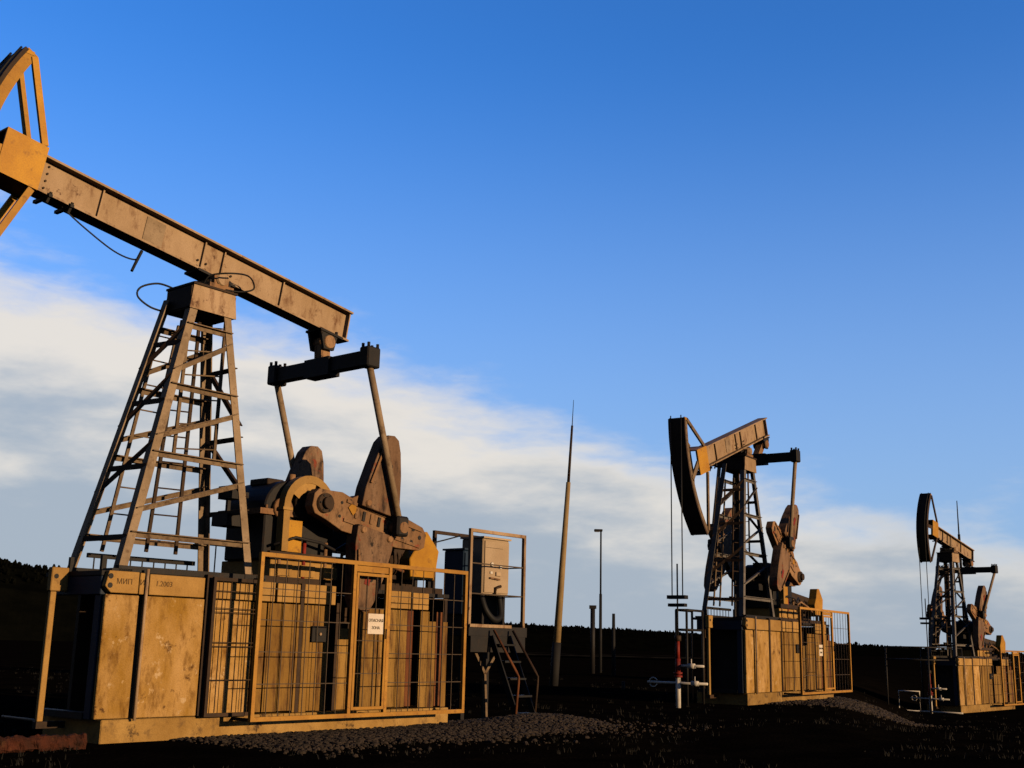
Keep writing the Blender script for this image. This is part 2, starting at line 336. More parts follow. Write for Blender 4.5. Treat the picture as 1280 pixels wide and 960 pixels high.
# ------------------------------------------------------------------ far hills with a forest edge
def pix_dir(px, py):
    return (cF + cR * ((px - 640) / FPX) + cU * ((480 - py) / FPX))
def ridge(name, pts, dist, thick, jag, seed):
    """a wooded ridge: pts are (bearing deg, height m) at the given distance"""
    rng = random.Random(seed); b = MB(); n = 260; prof = []
    a0, a1 = pts[0][0], pts[-1][0]
    for i in range(n + 1):
        a = a0 + (a1 - a0) * i / n
        for (p0, h0), (p1, h1) in zip(pts, pts[1:]):
            if p0 <= a <= p1: h = h0 + (h1 - h0) * (a - p0) / (p1 - p0); break
        prof.append((a, h))
    m = 6
    for i, (a, h) in enumerate(prof):
        for j in range(m + 1):
            t = j / m; d = dist + thick * (t - 0.5) * 2; z = h * math.sin(math.pi * t) ** 0.7 - 1.0
            b.v.append((math.sin(R(a)) * d, math.cos(R(a)) * d, z))
    for i in range(n):
        for j in range(m): b.f.append((i*(m+1)+j, (i+1)*(m+1)+j, (i+1)*(m+1)+j+1, i*(m+1)+j+1))
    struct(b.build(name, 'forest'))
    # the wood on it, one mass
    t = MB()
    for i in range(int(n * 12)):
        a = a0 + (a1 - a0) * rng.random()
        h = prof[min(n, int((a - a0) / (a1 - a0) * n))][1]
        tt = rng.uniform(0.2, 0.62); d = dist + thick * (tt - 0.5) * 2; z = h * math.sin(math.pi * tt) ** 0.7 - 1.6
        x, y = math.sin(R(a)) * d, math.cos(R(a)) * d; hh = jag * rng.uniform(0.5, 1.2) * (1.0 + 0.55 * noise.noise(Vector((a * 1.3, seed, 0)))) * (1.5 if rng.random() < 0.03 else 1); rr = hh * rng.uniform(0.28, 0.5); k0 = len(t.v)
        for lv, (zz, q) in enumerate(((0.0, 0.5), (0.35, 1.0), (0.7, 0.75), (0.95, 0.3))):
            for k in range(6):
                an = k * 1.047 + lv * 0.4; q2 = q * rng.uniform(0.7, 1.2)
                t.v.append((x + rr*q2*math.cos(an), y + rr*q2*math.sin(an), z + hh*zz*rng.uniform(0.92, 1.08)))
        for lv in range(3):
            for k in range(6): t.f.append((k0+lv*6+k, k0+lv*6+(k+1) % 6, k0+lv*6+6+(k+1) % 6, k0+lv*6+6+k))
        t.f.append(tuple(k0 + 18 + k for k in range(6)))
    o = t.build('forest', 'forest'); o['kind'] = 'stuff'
    return o
tag(ridge('hill', [(-60, 30), (-36, 28), (-24, 24), (-21, 21.5), (-17, 17), (-10, 11), (-3, 8.5), (0, 8.0)], 380, 60, 1.4, 1), 'black wooded ridge rising at the left edge behind the nearest pumpjack', 'forest')
tag(ridge('hill', [(-6, 22), (0, 21), (8, 17), (16, 10), (24, 4.5), (40, 6), (60, 8)], 1000, 120, 1.7, 2), 'dark distant tree line along the horizon on the right', 'forest')
for nm, (d0, d1, a0, a1) in {'field': (150, 172, 1, 11), 'field.': (205, 214, -1, 14)}.items():
    b = MB(); n = 24
    for i in range(n + 1):
        a = R(a0 + (a1 - a0) * i / n); wv = 4 * math.sin(i * 0.7)
        for d in (d0 + wv, d1 + wv): b.v.append((math.sin(a) * d, math.cos(a) * d, ground_z(math.sin(a)*d, math.cos(a)*d) + 0.25))
    b.f = [(2*i, 2*i+2, 2*i+3, 2*i+1) for i in range(n)]
    struct(b.build('field', 'field_pale'))

# ------------------------------------------------------------------ a thing on a well's local axes
def thing(name, p, base, label, cat, group=None):
    u, v = axes(p); o = bpy.data.objects.new(name, None); col.objects.link(o); o.empty_display_size = 0.3
    o.location = p['O'] + u * base[0] + v * base[1] + Vector((0, 0, base[2])); o.rotation_euler = (0, 0, R(90 - p['ang']))
    OFF['off'][o.name] = base
    return tag(o, label, cat, group)

W, M_ = 1.30, 0.65            # width of the base, centre line
def foundation(p, label, detail=True):
    t = thing('pumpjack_foundation', p, (3.0, M_, 0), label, 'base', 'pumpjack bases')
    MB().box((0, 0, -0.6), (6.03, W, 0.25)).build('plinth', 'plinth_concrete', t, 0.012)
    # deck and far wall
    MB().box((-0.16, 0.04, 1.93), (6.0, W + 0.02, 1.985)).build('deck', 'dark_steel', t)
    MB().box((0.30, W - 0.07, 0.252), (5.95, W, 1.925)).build('rear_wall', 'brown_steel', t)
    MB().box((0.55, 0.10, 0.252), (0.62, W - 0.08, 1.92)).build('inner_wall', 'dark_steel', t)
    MB().box((5.92, 0.05, 0.252), (5.98, W - 0.08, 1.92)).build('end_wall', 'brown_steel', t)
    # open end towards the well
    MB().box((-0.15, 0.05, 1.70), (-0.05, W - 0.09, 1.925)).build('cross_beam', 'blue_shade_steel', t, 0.008)
    MB().box((-0.13, 0.06, 0.255), (-0.03, 0.19, 1.695)).build('corner_post', 'blue_shade_steel', t, 0.006)
    MB().box((-0.36, 0.80, 0.20), (-0.285, 0.86, 1.735)).build('corner_post', 'ochre_beam', t, 0.006)
    MB().box((-0.375, 0.785, 0.12), (-0.002, 0.875, 0.198)).build('post_bracket', 'brown_steel', t)
    br = MB().box((-0.38, 0.78, 1.74), (-0.155, 0.88, 2.03)).build('beam_end', 'ochre_beam', t, 0.01)
    MB().tube([(-0.32, 0.782, 1.92), (-0.32, 0.774, 1.92)], 0.03, 10).build('bolt_hole', 'dark_steel', br)
    MB().box((-0.14, 0.20, 0.252), (-0.02, W - 0.10, 0.33)).build('sill', 'dark_steel', t)
    # top beam row (v < 0 is the sunny side)
    segs = [(-0.15, 0.30), (0.315, 0.385), (0.455, 1.27), (1.40, 2.09), (2.12, 2.42), (2.46, 2.86), (2.94, 3.52), (4.62, 5.05), (5.10, 5.45)]
    for i, (a, b) in enumerate(segs):
        if i == 0: o = MB().prism([(a + 0.04, 1.985), (b, 1.985), (b, 1.725), (a + 0.08, 1.725), (a, 1.80)], -0.05, 0.035).build('top_beam', 'ochre_beam', t, 0.006)
        else: o = MB().box((a, -0.045 - 0.004 * (i % 2), 1.722), (b, 0.035, 1.985 - 0.006 * (i % 3))).build('top_beam', 'ochre_beam', t, 0.006)
    for z in (1.92, 1.81): MB().tube([(-0.09, -0.049, z), (-0.09, -0.056, z)], 0.033, 10).build('bolt_hole', 'dark_steel', t)
    # big slabs
    for i, (a, b) in enumerate([(-0.12, 0.335), (0.415, 1.29), (1.42, 2.09)]):
        MB().box((a, -0.03 - 0.006 * (i % 2), 0.262), (b, 0.03, 1.705)).build('panel', 'ochre_panel', t, 0.008)
    MB().tube([(0.392, -0.07, 0.235), (0.395, -0.075, 1.1), (0.40, -0.07, 2.03)], 0.02, 8).build('conduit', 'tan_steel', t)
    MB().box((1.30, -0.05, 0.262), (1.385, 0.05, 2.02)).build('wall_post', 'brown_steel', t)
    MB().box((2.095, -0.05, 0.262), (2.13, 0.05, 2.02)).build('wall_post', 'brown_steel', t)
    # boards behind the fence, uneven
    rng = random.Random(21); a = 2.145
    boards = []
    while a < 5.85:
        wd = rng.choice((0.13, 0.16, 0.19, 0.24)); boards.append((a, min(a + wd, 5.9))); a += wd + rng.uniform(0.006, 0.02)
    for i, (a, b) in enumerate(boards):
        if 2.83 < (a + b) / 2 < 2.94: continue
        if 3.50 < (a + b) / 2 < 3.62: continue
        top = 1.70
        if 3.55 < (a + b) / 2 < 3.95: top = 1.40
        if a > 4.62: top = rng.choice((1.70, 1.66, 1.55))
        mt = 'ochre_board'
        if a > 4.75 and (int(a * 10) % 3 != 0): mt = 'red_board' if int(a * 7) % 2 else 'ochre_board'
        if a > 4.7 and rng.random() < 0.25: continue
        y0 = -0.02 - rng.uniform(0, 0.03)
        MB().box((a, y0, 0.262 + rng.uniform(0, 0.03)), (b, y0 + 0.045, top)).build('board', mt, t)
    MB().box((2.87, -0.055, 0.262), (2.93, 0.05, 1.99)).build('wall_post', 'brown_steel', t)
    MB().box((3.54, -0.055, 0.262), (3.59, 0.05, 1.75)).build('wall_post', 'brown_steel', t)
    sk = MB().box((3.08, -0.085, 1.20), (3.36, -0.055, 1.42)).build('hatch', 'dark_steel', t, 0.006)
    MB().tube([(3.22, -0.09, 1.31), (3.22, -0.11, 1.31)], 0.02, 8).build('latch', 'tan_steel', sk)
    # rail and mesh along the far edge of the deck
    rl = MB().bar((0.35, W - 0.04, 2.24), (2.0, W - 0.04, 2.24), 0.05, 0.06).build('rear_rail', 'dark_steel', t)
    for k in range(9): MB().bar((0.45 + 0.18*k, W - 0.04, 1.985), (0.45 + 0.18*k, W - 0.04, 2.21), 0.014).build('wire', 'dark_steel', rl)
    MB().bar((0.0, 0.28, 2.20), (0.0, 1.05, 2.20), 0.05, 0.05).bar((0.0, 0.30, 1.985), (0.0, 0.30, 2.18), 0.05).bar((0.0, 1.03, 1.985), (0.0, 1.03, 2.18), 0.05).build('end_rail', 'dark_steel', t)
    for a in (2.35, 2.62, 2.9): MB().bar((a, W - 0.04, 1.985), (a, W - 0.04, 2.55), 0.014).build('wire', 'dark_steel', t)
    MB().bar((2.0, W - 0.04, 2.55), (3.0, W - 0.04, 2.55), 0.06, 0.07).build('rear_rail', 'dark_steel', t)
    MB().box((0.05, 0.02, 1.987), (2.3, 0.10, 2.06)).box((0.05, W - 0.2, 1.987), (2.3, W - 0.12, 2.06)).build('skid', 'dark_steel', t)
    return t

def fence(p, u0, u1, d0, d1, v, z0, z1, label):
    t = thing('safety_fence', p, ((u0 + u1) / 2, v, z0), label, 'fence', 'yellow safety fences')
    ft = 0.055
    for a in (u0, d0, d1, u1): MB().bar((a, v, z0 + ft), (a, v, z1 - ft), ft).build('post', 'fence_yellow', t)
    MB().bar((u0 - ft/2, v, z1 - ft/2), (u1 + ft/2, v, z1 - ft/2), ft).build('top_rail', 'fence_yellow', t)
    MB().bar((u0 - ft/2, v, z0 + ft/2), (u1 + ft/2, v, z0 + ft/2), ft).build('bottom_rail', 'fence_yellow', t)
    # gate leaf
    g0, g1 = d0 + 0.055, d1 - 0.055
    b = MB(); b.bar((g0, v - 0.01, z0 + 0.10), (g0, v - 0.01, z1 - 0.16), 0.04).bar((g1, v - 0.01, z0 + 0.10), (g1, v - 0.01, z1 - 0.16), 0.04)
    b.bar((g0 + .02, v - 0.01, z0 + 0.12), (g1 - .02, v - 0.01, z0 + 0.12), 0.04).bar((g0 + .02, v - 0.01, z1 - 0.18), (g1 - .02, v - 0.01, z1 - 0.18), 0.04)
    g = b.build('gate', 'fence_yellow', t)
    MB().box((d0 + 0.03, v - 0.012, z1 - 0.145), (d1 - 0.03, v + 0.01, z1 - 0.062)).build('lintel', 'fence_yellow', t)
    MB().tube([(g1 - 0.02, v - 0.06, (z0+z1)/2), (g1 - 0.02, v - 0.06, (z0+z1)/2 + 0.14)], 0.012, 6).build('handle', 'dark_steel', g)
    for a in (u0 + 0.1, d0, d1, u1 - 0.1): MB().bar((a, v + ft/2, z0 + 0.01), (a, 0.02, z0 + 0.01), 0.04, 0.04, (1, 0, 0)).build('bracket', 'brown_steel', t)
    lo, hi = z0 + ft, z1 - ft
    def wires(par, a, b_, lo, hi, yy, step):
        n = max(1, round((b_ - a) / step))
        for k in range(1, n): MB().bar((a + (b_-a)*k/n, yy, lo), (a + (b_-a)*k/n, yy, hi), 0.009).build('wire', 'wire_steel', par)
        m = max(2, round((hi - lo) / 0.44))
        for k in range(1, m): MB().bar((a, yy + 0.010, lo + (hi-lo)*k/m), (b_, yy + 0.010, lo + (hi-lo)*k/m), 0.011).build('wire', 'wire_steel', par)
    wires(t, u0 + ft/2, d0 - ft/2, lo, hi, v, 0.21); wires(t, d1 + ft/2, u1 - ft/2, lo, hi, v, 0.24)
    wires(g, g0 + .02, g1 - .02, z0 + 0.14, z1 - 0.20, v - 0.012, 0.2)
    return t

def mesh_screen(p, label):
    v = -0.12; t = thing('mesh_screen', p, (1.75, v, 0.22), label, 'fence', 'dark mesh screens')
    b = MB(); ft = 0.045
    for a in (1.36, 2.07): MB().bar((a, v, 0.25), (a, v, 1.99), ft).build('post', 'brown_steel', t)
    for z in (0.272, 1.968): MB().bar((1.383, v, z), (2.047, v, z), ft).build('rail', 'brown_steel', t)
    for a in (1.50, 1.63, 1.77, 1.92): MB().bar((a, v, 0.30), (a, v, 1.94), 0.010).build('wire', 'brown_steel', t)
    for z in (0.70, 1.12, 1.17, 1.55, 1.60, 1.82): MB().bar((1.385, v + 0.009, z), (2.045, v + 0.009, z), 0.010).build('wire', 'brown_steel', t)
    return t

def pumpjack(p, prm, label):
    t = thing('pumpjack', p, (1.6, M_, 1.985), label, 'pumpjack', 'pumpjacks')
    piv = prm['piv']; tilt = R(prm['tilt']); H = prm.get('dz', 0.0)
    # ---- samson tower
    ft = {'fn': Vector((0.10, 0.12, 1.99)), 'ff': Vector((0.02, 1.16, 1.99)), 'rn': Vector((2.14, 0.12, 1.99)), 'rf': Vector((2.12, 1.16, 1.99))}
    tp = {'fn': Vector((1.06, 0.40, 6.0 + H)), 'ff': Vector((0.96, 0.92, 6.0 + H)), 'rn': Vector((1.60, 0.40, 6.0 + H)), 'rf': Vector((1.62, 0.90, 6.0 + H))}
    def L(k, s): return ft[k] + (tp[k] - ft[k]) * s
    for k in ('fn', 'ff', 'rn', 'rf'):
        d = (L(k, 0.96) - L(k, 0)); b = MB(); sy = 1 if k[1] == 'n' else -1; sx_ = 1 if k[0] == 'f' else -1
        # angle section: one flange along the side face, one along the end face
        b.bar(L(k, 0), L(k, 0.965), 0.115, 0.018, (1, 0, 0), (sx_ * 0.05, 0)); b.bar(L(k, 0), L(k, 0.965), 0.115, 0.018, (0, 1, 0), (sy * 0.05, 0))
        lg = b.build('leg', prm.get('lm', 'leg_steel'), t)
        MB().box((ft[k].x - 0.14, ft[k].y - 0.10, 1.988), (ft[k].x + 0.14, ft[k].y + 0.10, 2.02)).build('foot_plate', 'dark_steel', lg)
    def brace(a, b_, wd, side, m='brace_steel'):
        if prm.get('lm') and m == 'brace_steel': m = prm['lm']
        a, b_ = Vector(a).lerp(Vector(b_), 0.012), Vector(b_).lerp(Vector(a), 0.012)
        MB().bar(a, b_, wd, 0.014, side).bar(a, b_, 0.014, wd * 0.8, side, (wd / 2 - 0.007, wd * 0.4)).build('brace', m, t)
    o_ = Vector((0, 0.012, 0)); o2 = Vector((0, -0.012, 0))
    for (A, B, oo) in (('fn', 'rn', o_), ('ff', 'rf', o2)):
        for s in (0.12, 0.39, 0.63, 0.855): brace(L(A, s) + oo, L(B, s) + oo, 0.075, (0, 0, 1))
        for s0, s1 in ((0.195, 0.33), (0.445, 0.57), (0.68, 0.82)): brace(L(A, s0) + oo, L(B, s1) + oo, 0.07, (0, 0, 1))
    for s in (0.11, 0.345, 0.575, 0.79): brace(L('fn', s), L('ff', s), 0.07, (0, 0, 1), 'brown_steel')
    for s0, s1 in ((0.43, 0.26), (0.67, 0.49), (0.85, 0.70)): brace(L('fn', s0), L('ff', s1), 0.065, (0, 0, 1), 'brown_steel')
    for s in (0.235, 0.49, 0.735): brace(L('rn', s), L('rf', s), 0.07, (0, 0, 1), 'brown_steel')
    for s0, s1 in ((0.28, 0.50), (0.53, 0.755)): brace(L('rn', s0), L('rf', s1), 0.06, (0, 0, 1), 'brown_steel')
    # ladders
    def ladder(r0, r1, vv, m):
        l = bpy.data.objects.new('ladder', None); col.objects.link(l); l.parent = t; l.location = -Vector(OFF['off'][t.name])
        P = [Vector((q[0], vv, q[1])) for q in r0 + r1]
        MB().bar(P[0], P[1], 0.045, 0.03, (1, 0, 0)).build('rail', m, l); MB().bar(P[2], P[3], 0.045, 0.03, (1, 0, 0)).build('rail', m, l)
        n = int((P[1] - P[0]).length / 0.33)
        for k in range(n):
            s = (k + 0.4) / n; MB().tube([P[0].lerp(P[1], s), P[2].lerp(P[3], s)], 0.011, 5).build('rung', m, l)
    ladder([(0.86, 2.30), (1.10, 5.50)], [(1.31, 2.30), (1.38, 5.54)], 0.72, 'brown_steel')
    ladder([(0.39, 2.28), (0.95, 5.50)], [(0.75, 2.28), (1.24, 5.50)], 1.00, 'brace_steel')
    ladder([(1.05, 3.55), (1.12, 5.60)], [(1.70, 3.62), (1.72, 5.70)], 0.58, 'brace_steel')
    # table and saddle bearing
    tpz = [(0.95, 5.68 + H), (0.99, 6.02 + H), (1.68, 6.02 + H), (1.72, 5.68 + H)]
    at_ = MB().prism(tpz, 0.935, 0.955).box((0.965, 0.365, 5.68 + H), (0.985, 0.935, 6.0 + H)).box((1.685, 0.365, 5.68 + H), (1.705, 0.935, 6.0 + H)).box((0.95, 0.365, 5.70 + H), (1.715, 0.935, 5.72 + H)).box((0.97, 0.32, 6.02 + H), (1.70, 0.98, 6.05 + H)).build('apex_table', 'brown_steel', t)  # dark colour paints in the table's shade; only the sunlit side plate is tan
    MB().prism(tpz, 0.345, 0.363).build('side_plate', 'tan_steel', at_)
    pu, pz = piv
    sb = MB().box((pu - 0.20, 0.36, 6.05 + H), (pu + 0.20, 0.94, 6.12 + H)).box((pu - 0.12, 0.38, 6.12 + H), (pu + 0.12, 0.48, 6.24 + H)).box((pu - 0.12, 0.82, 6.12 + H), (pu + 0.12, 0.92, 6.24 + H)).build('saddle_bearing', 'rust_machine', t)
    MB().tube([(pu, 0.33, 6.20 + H), (pu, 0.97, 6.20 + H)], 0.085, 14).build('trunnion', 'tan_steel', sb)
    for dy in (0.42, 0.88):
        for du in (-0.16, 0.16): MB().tube([(pu + du, dy, 6.10 + H), (pu + du, dy, 6.19 + H)], 0.022, 6).build('bolt', 'dark_steel', sb)
    # ---- walking beam (axis at centre height above trunnion)
    D, FW = 0.50, 0.26; ux = Vector((math.cos(tilt), 0, math.sin(tilt))); uz = Vector((-math.sin(tilt), 0, math.cos(tilt)))
    c0 = Vector((pu, M_, 6.27 + H)) + uz * (D / 2)
    def B(s, h, y=0): return c0 + ux * s + uz * h + Vector((0, y, 0))
    f0, f1 = -prm['front'], prm['tail']
    bm_ = MB(); bm_.bar(B(f0, 0), B(f1, 0), 0.03, D - 0.06, (0, 1, 0)).bar(B(f0, D/2 - 0.015), B(f1, D/2 - 0.015), FW, 0.03, (0, 1, 0)).bar(B(f0, -D/2 + 0.015), B(f1, -D/2 + 0.015), FW, 0.03, (0, 1, 0))
    wb = bm_.build('walking_beam', 'tan_steel', t)
    for s in [f0 + 0.12, f0 + 1.05, -0.22, 0.12, 1.22]:
        if s < f1 - 0.2:
            for y in (-1, 1): MB().bar(B(s, -D/2 + 0.032, y * 0.035), B(s, D/2 - 0.032, y * 0.035), 0.045, 0.022, (0, 1, 0)).build('stiffener', 'tan_steel', wb)
    for y in (-1, 1): MB().bar(B(f1 - 0.03, -D/2 + 0.032, y * 0.055), B(f1 - 0.03, D/2 - 0.032, y * 0.055), 0.08, 0.022, (0, 1, 0)).build('stiffener', 'tan_steel', wb)
    for s in (-0.28, -0.14, 0.2, 0.3):
        for h in (-D/2 + 0.07, -D/2 + 0.16): MB().tube([B(s, h, -0.018), B(s, h, -0.04)], 0.017, 6).build('bolt', 'brown_steel', wb)
    for s in (f0 + 0.2, f0 + 0.28):
        for h in (-0.14, -0.04, 0.06, 0.16): MB().tube([B(s, h, -0.018), B(s, h, -0.035)], 0.015, 6).build('bolt', 'brown_steel', wb)
    MB().bar(B(f0 + 1.75, 0, -0.021), B(f0 + 2.05, 0, -0.021), 0.012, 0.34, (0, 1, 0)).build('splice_plate', 'leg_steel', wb)
    MB().bar(B(-0.32, -D/2 - 0.02), B(0.32, -D/2 - 0.02), 0.34, 0.034, (0, 1, 0)).build('saddle_plate', 'dark_steel', wb)
    for s in (f0 + 0.32, f0 + 0.62):
        MB().bar(B(s, -D/2 - 0.02, -0.2), B(s, -D/2 - 0.02, 0.2), 0.05, 0.04, (1, 0, 0)).bar(B(s, -D/2 - 0.10, -0.13), B(s, -D/2 + 0.03, -0.185), 0.03).build('clamp', 'dark_steel', wb)
    # ---- horse head: box on the beam nose, curved face, struts
    hb = MB()
    for y in (-0.21, 0.21): hb.bar(B(f0 - 0.42, 0, y), B(f0 + 0.13, 0, y), 0.03, D + 0.10, (0, 1, 0))
    hb.bar(B(f0 - 0.42, D/2 + 0.04), B(f0 + 0.13, D/2 + 0.04), 0.39, 0.025, (0, 1, 0)).bar(B(f0 - 0.42, -D/2 - 0.04), B(f0 + 0.13, -D/2 - 0.04), 0.39, 0.025, (0, 1, 0))
    box = hb.build('head_box', 'yellow_paint', t)
    RR = prm['front'] + prm.get('hoff', 0.95); up, dn = prm['head']
    fp = MB(); n = 18; Lr = []
    for i in range(n + 1):
        th = -dn + (up + dn) * i / n                # arc length above the beam axis
        a = th / RR; Lr.append((-RR * math.cos(a), RR * math.sin(a)))
    for (x0, z0), (x1, z1) in zip(Lr, Lr[1:]):
        fp.bar(B(x0, z0), B(x1, z1), 0.42, 0.05, (0, 1, 0))
    hd = fp.build('head_face', 'brown_steel', t)
    for y in (-0.18, 0.18):
        sp = MB()
        for (x0, z0), (x1, z1) in zip(Lr, Lr[1:]): sp.bar(B(x0 + 0.09, z0, y), B(x1 + 0.09, z1, y), 0.025, 0.15, (0, 1, 0))
        sp.build('head_rib', prm.get('hm', 'yellow_paint'), hd)
    for y in (-0.19, 0.19):
        MB().bar(B(Lr[-1][0] + 0.12, Lr[-1][1] - 0.06, y), B(f0 + 0.08, D/2 + 0.06, y), 0.045, 0.085, (0, 1, 0)).build('head_strut', prm.get('hm', 'yellow_paint'), t)
        MB().bar(B(Lr[0][0] + 0.12, Lr[0][1] + 0.06, y), B(f0 + 0.06, -D/2 - 0.06, y), 0.045, 0.085, (0, 1, 0)).build('head_strut', prm.get('hm', 'yellow_paint'), t)
        MB().bar(B(Lr[n//2][0] + 0.1, Lr[n//2][1], y), B(f0 - 0.40, 0, y), 0.04, 0.12, (0, 1, 0)).build('head_strut', prm.get('hm', 'yellow_paint'), t)
    MB().bar(B(Lr[-1][0] + 0.05, Lr[-1][1] - 0.03, -0.20), B(Lr[-1][0] + 0.05, Lr[-1][1] - 0.03, 0.20), 0.12, 0.05, (1, 0, 0)).build('head_cap', 'yellow_paint', hd)
    # ---- bridle, carrier bar, polished rod
    xw = c0.x - RR - 0.04; zc = prm['carrier']; tz = c0.z + 0.15
    for y in (-0.13, 0.13):
        a0 = math.asin(max(-0.95, min(0.95, 0)))
        pts = []
        for i in range(9):                              # wrapped over the face, then hanging plumb
            aa = (up / RR) * (1 - i / 8) + tilt * (i / 8) if (up / RR) > tilt else tilt
            q = B(-(RR + 0.045) * math.cos(aa), (RR + 0.045) * math.sin(aa), y); pts.append(q)
        e = pts[-1]; pts.append(Vector((e.x, e.y, zc))); xw = e.x
        MB().tube(pts, 0.014, 6).build('bridle_cable', 'cable_black', t)
    MB().box((xw - 0.09, M_ - 0.22, zc - 0.03), (xw + 0.09, M_ + 0.22, zc + 0.05)).box((xw - 0.08, M_ - 0.20, zc - 0.20), (xw + 0.08, M_ + 0.20, zc - 0.13)).build('carrier_bar', 'dark_steel', t)
    MB().tube([(xw, M_, zc + 0.75), (xw, M_, 1.15)], 0.018, 8).build('polished_rod', 'cable_black', t)
    p['well_u'] = xw
    # ---- equalizer and tail bearing
    eu, ez = prm['eq']; tb = B(f1 - 0.40, -D/2 - 0.16)
    tbm = MB().prism([(tb.x - 0.17, tb.z + 0.14), (tb.x + 0.17, tb.z + 0.14), (tb.x + 0.10, tb.z - 0.12), (tb.x - 0.10, tb.z - 0.12)], M_ - 0.16, M_ - 0.11).prism([(tb.x - 0.17, tb.z + 0.14), (tb.x + 0.17, tb.z + 0.14), (tb.x + 0.10, tb.z - 0.12), (tb.x - 0.10, tb.z - 0.12)], M_ + 0.11, M_ + 0.16)
    tbm.bar(B(f1 - 0.62, -D/2 - 0.02), B(f1 - 0.16, -D/2 - 0.02), 0.36, 0.035, (0, 1, 0))
    bg_ = tbm.build('tail_bearing', 'dark_steel', t)
    MB().tube([(tb.x, M_ - 0.19, tb.z), (tb.x, M_ + 0.19, tb.z)], 0.10, 14).build('bearing_pin', 'rust_machine', bg_)
    MB().bar((tb.x, M_, tb.z), (eu, M_, ez + 0.06), 0.16, 0.18, (0, 1, 0)).build('tail_link', 'rust_machine', bg_)
    for du in (-0.15, 0.15): MB().tube([(tb.x + du, M_ - 0.14, tb.z + 0.1), (tb.x + du, M_ - 0.14, tb.z + 0.19)], 0.025, 6).build('bolt', 'dark_steel', bg_)
    E0, E1 = M_ - 1.06, M_ + 1.06
    eq = MB().bar((eu, E0, ez), (eu, E1, ez), 0.17, 0.22, (1, 0, 0)).box((eu - 0.12, M_ - 0.28, ez - 0.16), (eu + 0.12, M_ + 0.28, ez + 0.125)).build('equalizer', 'dark_steel', t)
    for y in (E0, E1):
        MB().box((eu - 0.13, y - 0.10, ez - 0.15), (eu + 0.13, y + 0.10, ez + 0.16)).build('end_block', 'dark_steel', eq, 0.02)
        for du, dy in ((-0.09, -0.06), (0.09, -0.06), (-0.09, 0.06), (0.09, 0.06)): MB().tube([(eu + du, y + dy, ez + 0.16), (eu + du, y + dy, ez + 0.22)], 0.024, 6).build('bolt', 'dark_steel', eq)
    # ---- cranks, counterweights, pitmans
    su, sz = 3.05, 3.12; ca = R(prm['crank']); cx = Vector((math.cos(ca), 0, math.sin(ca))); cz = Vector((-math.sin(ca), 0, math.cos(ca)))
    if cz.z < 0: cz = -cz
    pr = 1.36
    for side, y in ((-1, -0.13), (1, W + 0.13)):
        def K(s, h): q = Vector((su, 0, sz)) + cx * s + cz * h; return (q.x, q.z)
        poly = [K(-0.20, -0.09), K(-0.13, -0.18), K(0.08, -0.21), K(0.42, -0.29), K(1.55, -0.25), K(2.02, -0.17), K(2.12, -0.10), K(2.12, 0.10), K(2.02, 0.19), K(1.5, 0.25), K(0.62, 0.30), K(0.50, 0.22), K(0.30, 0.25), K(0.08, 0.21), K(-0.13, 0.18), K(-0.20, 0.09)]
        ck = MB().prism(poly, y - 0.085, y + 0.085).build('crank', 'rust_machine', t, 0.006)
        yo = y + side * 0.088
        for k in range(7):
            s = 0.62 + 0.155 * k; MB().bar((*K(s, -0.05)[:1], yo, K(s, -0.05)[1]), (*K(s, 0.09)[:1], yo, K(s, 0.09)[1]), 0.03, 0.05, (0, 1, 0)).build('rack_tooth', 'dark_steel' if k % 2 else 'rust_machine', ck)
        for h in (-0.13, 0.15): MB().bar((K(0.4, h)[0], yo, K(0.4, h)[1]), (K(2.0, h * 0.9)[0], yo, K(2.0, h * 0.9)[1]), 0.04, 0.045, (0, 1, 0)).build('crank_flange', 'rust_machine', ck)
        hub = MB().tube([(su, y - 0.14, sz), (su, y + 0.14, sz)], 0.14, 18).build('hub', 'brown_steel', ck)
        MB().tube([(su, y + side * 0.135, sz), (su, y + side * 0.20, sz)], 0.085, 12).build('shaft_end', 'brown_steel', ck)
        for k in range(6):
            an = k * 1.047; MB().tube([(su + .115*math.cos(an), y + side*.135, sz + .115*math.sin(an)), (su + .115*math.cos(an), y + side*.155, sz + .115*math.sin(an))], 0.016, 6).build('bolt', 'dark_steel', ck)
        for s_, h_ in ((0.32, 0.10), (0.32, -0.10), (0.48, 0.17), (1.62, 0.12), (1.62, -0.10), (1.82, 0.11), (1.82, -0.09), (1.98, 0.02)): MB().tube([(K(s_, h_)[0], y + side * 0.084, K(s_, h_)[1]), (K(s_, h_)[0], y + side * 0.093, K(s_, h_)[1])], 0.034 if s_ > 1.5 else 0.024, 8).build('pin_hole', 'cable_black', ck)
        MB().bar((K(0.50, 0.02)[0], yo, K(0.50, 0.02)[1]), (K(0.58, 0.12)[0], yo, K(0.58, 0.12)[1]), 0.03, 0.14, (0, 1, 0)).build('grease_box', 'yellow_paint', ck)
        MB().tube([(K(0.62, 0.26)[0], y, K(0.62, 0.26)[1]), (K(0.72, 0.42)[0], y, K(0.72, 0.42)[1]), (K(0.90, 0.45)[0], y, K(0.90, 0.45)[1]), (K(1.02, 0.26)[0], y, K(1.02, 0.26)[1])], 0.03, 8).build('lifting_eye', 'rust_machine', ck)
        # counterweights: one above, one below the crank
        sc = 0.98 + prm.get('wshift', 0)
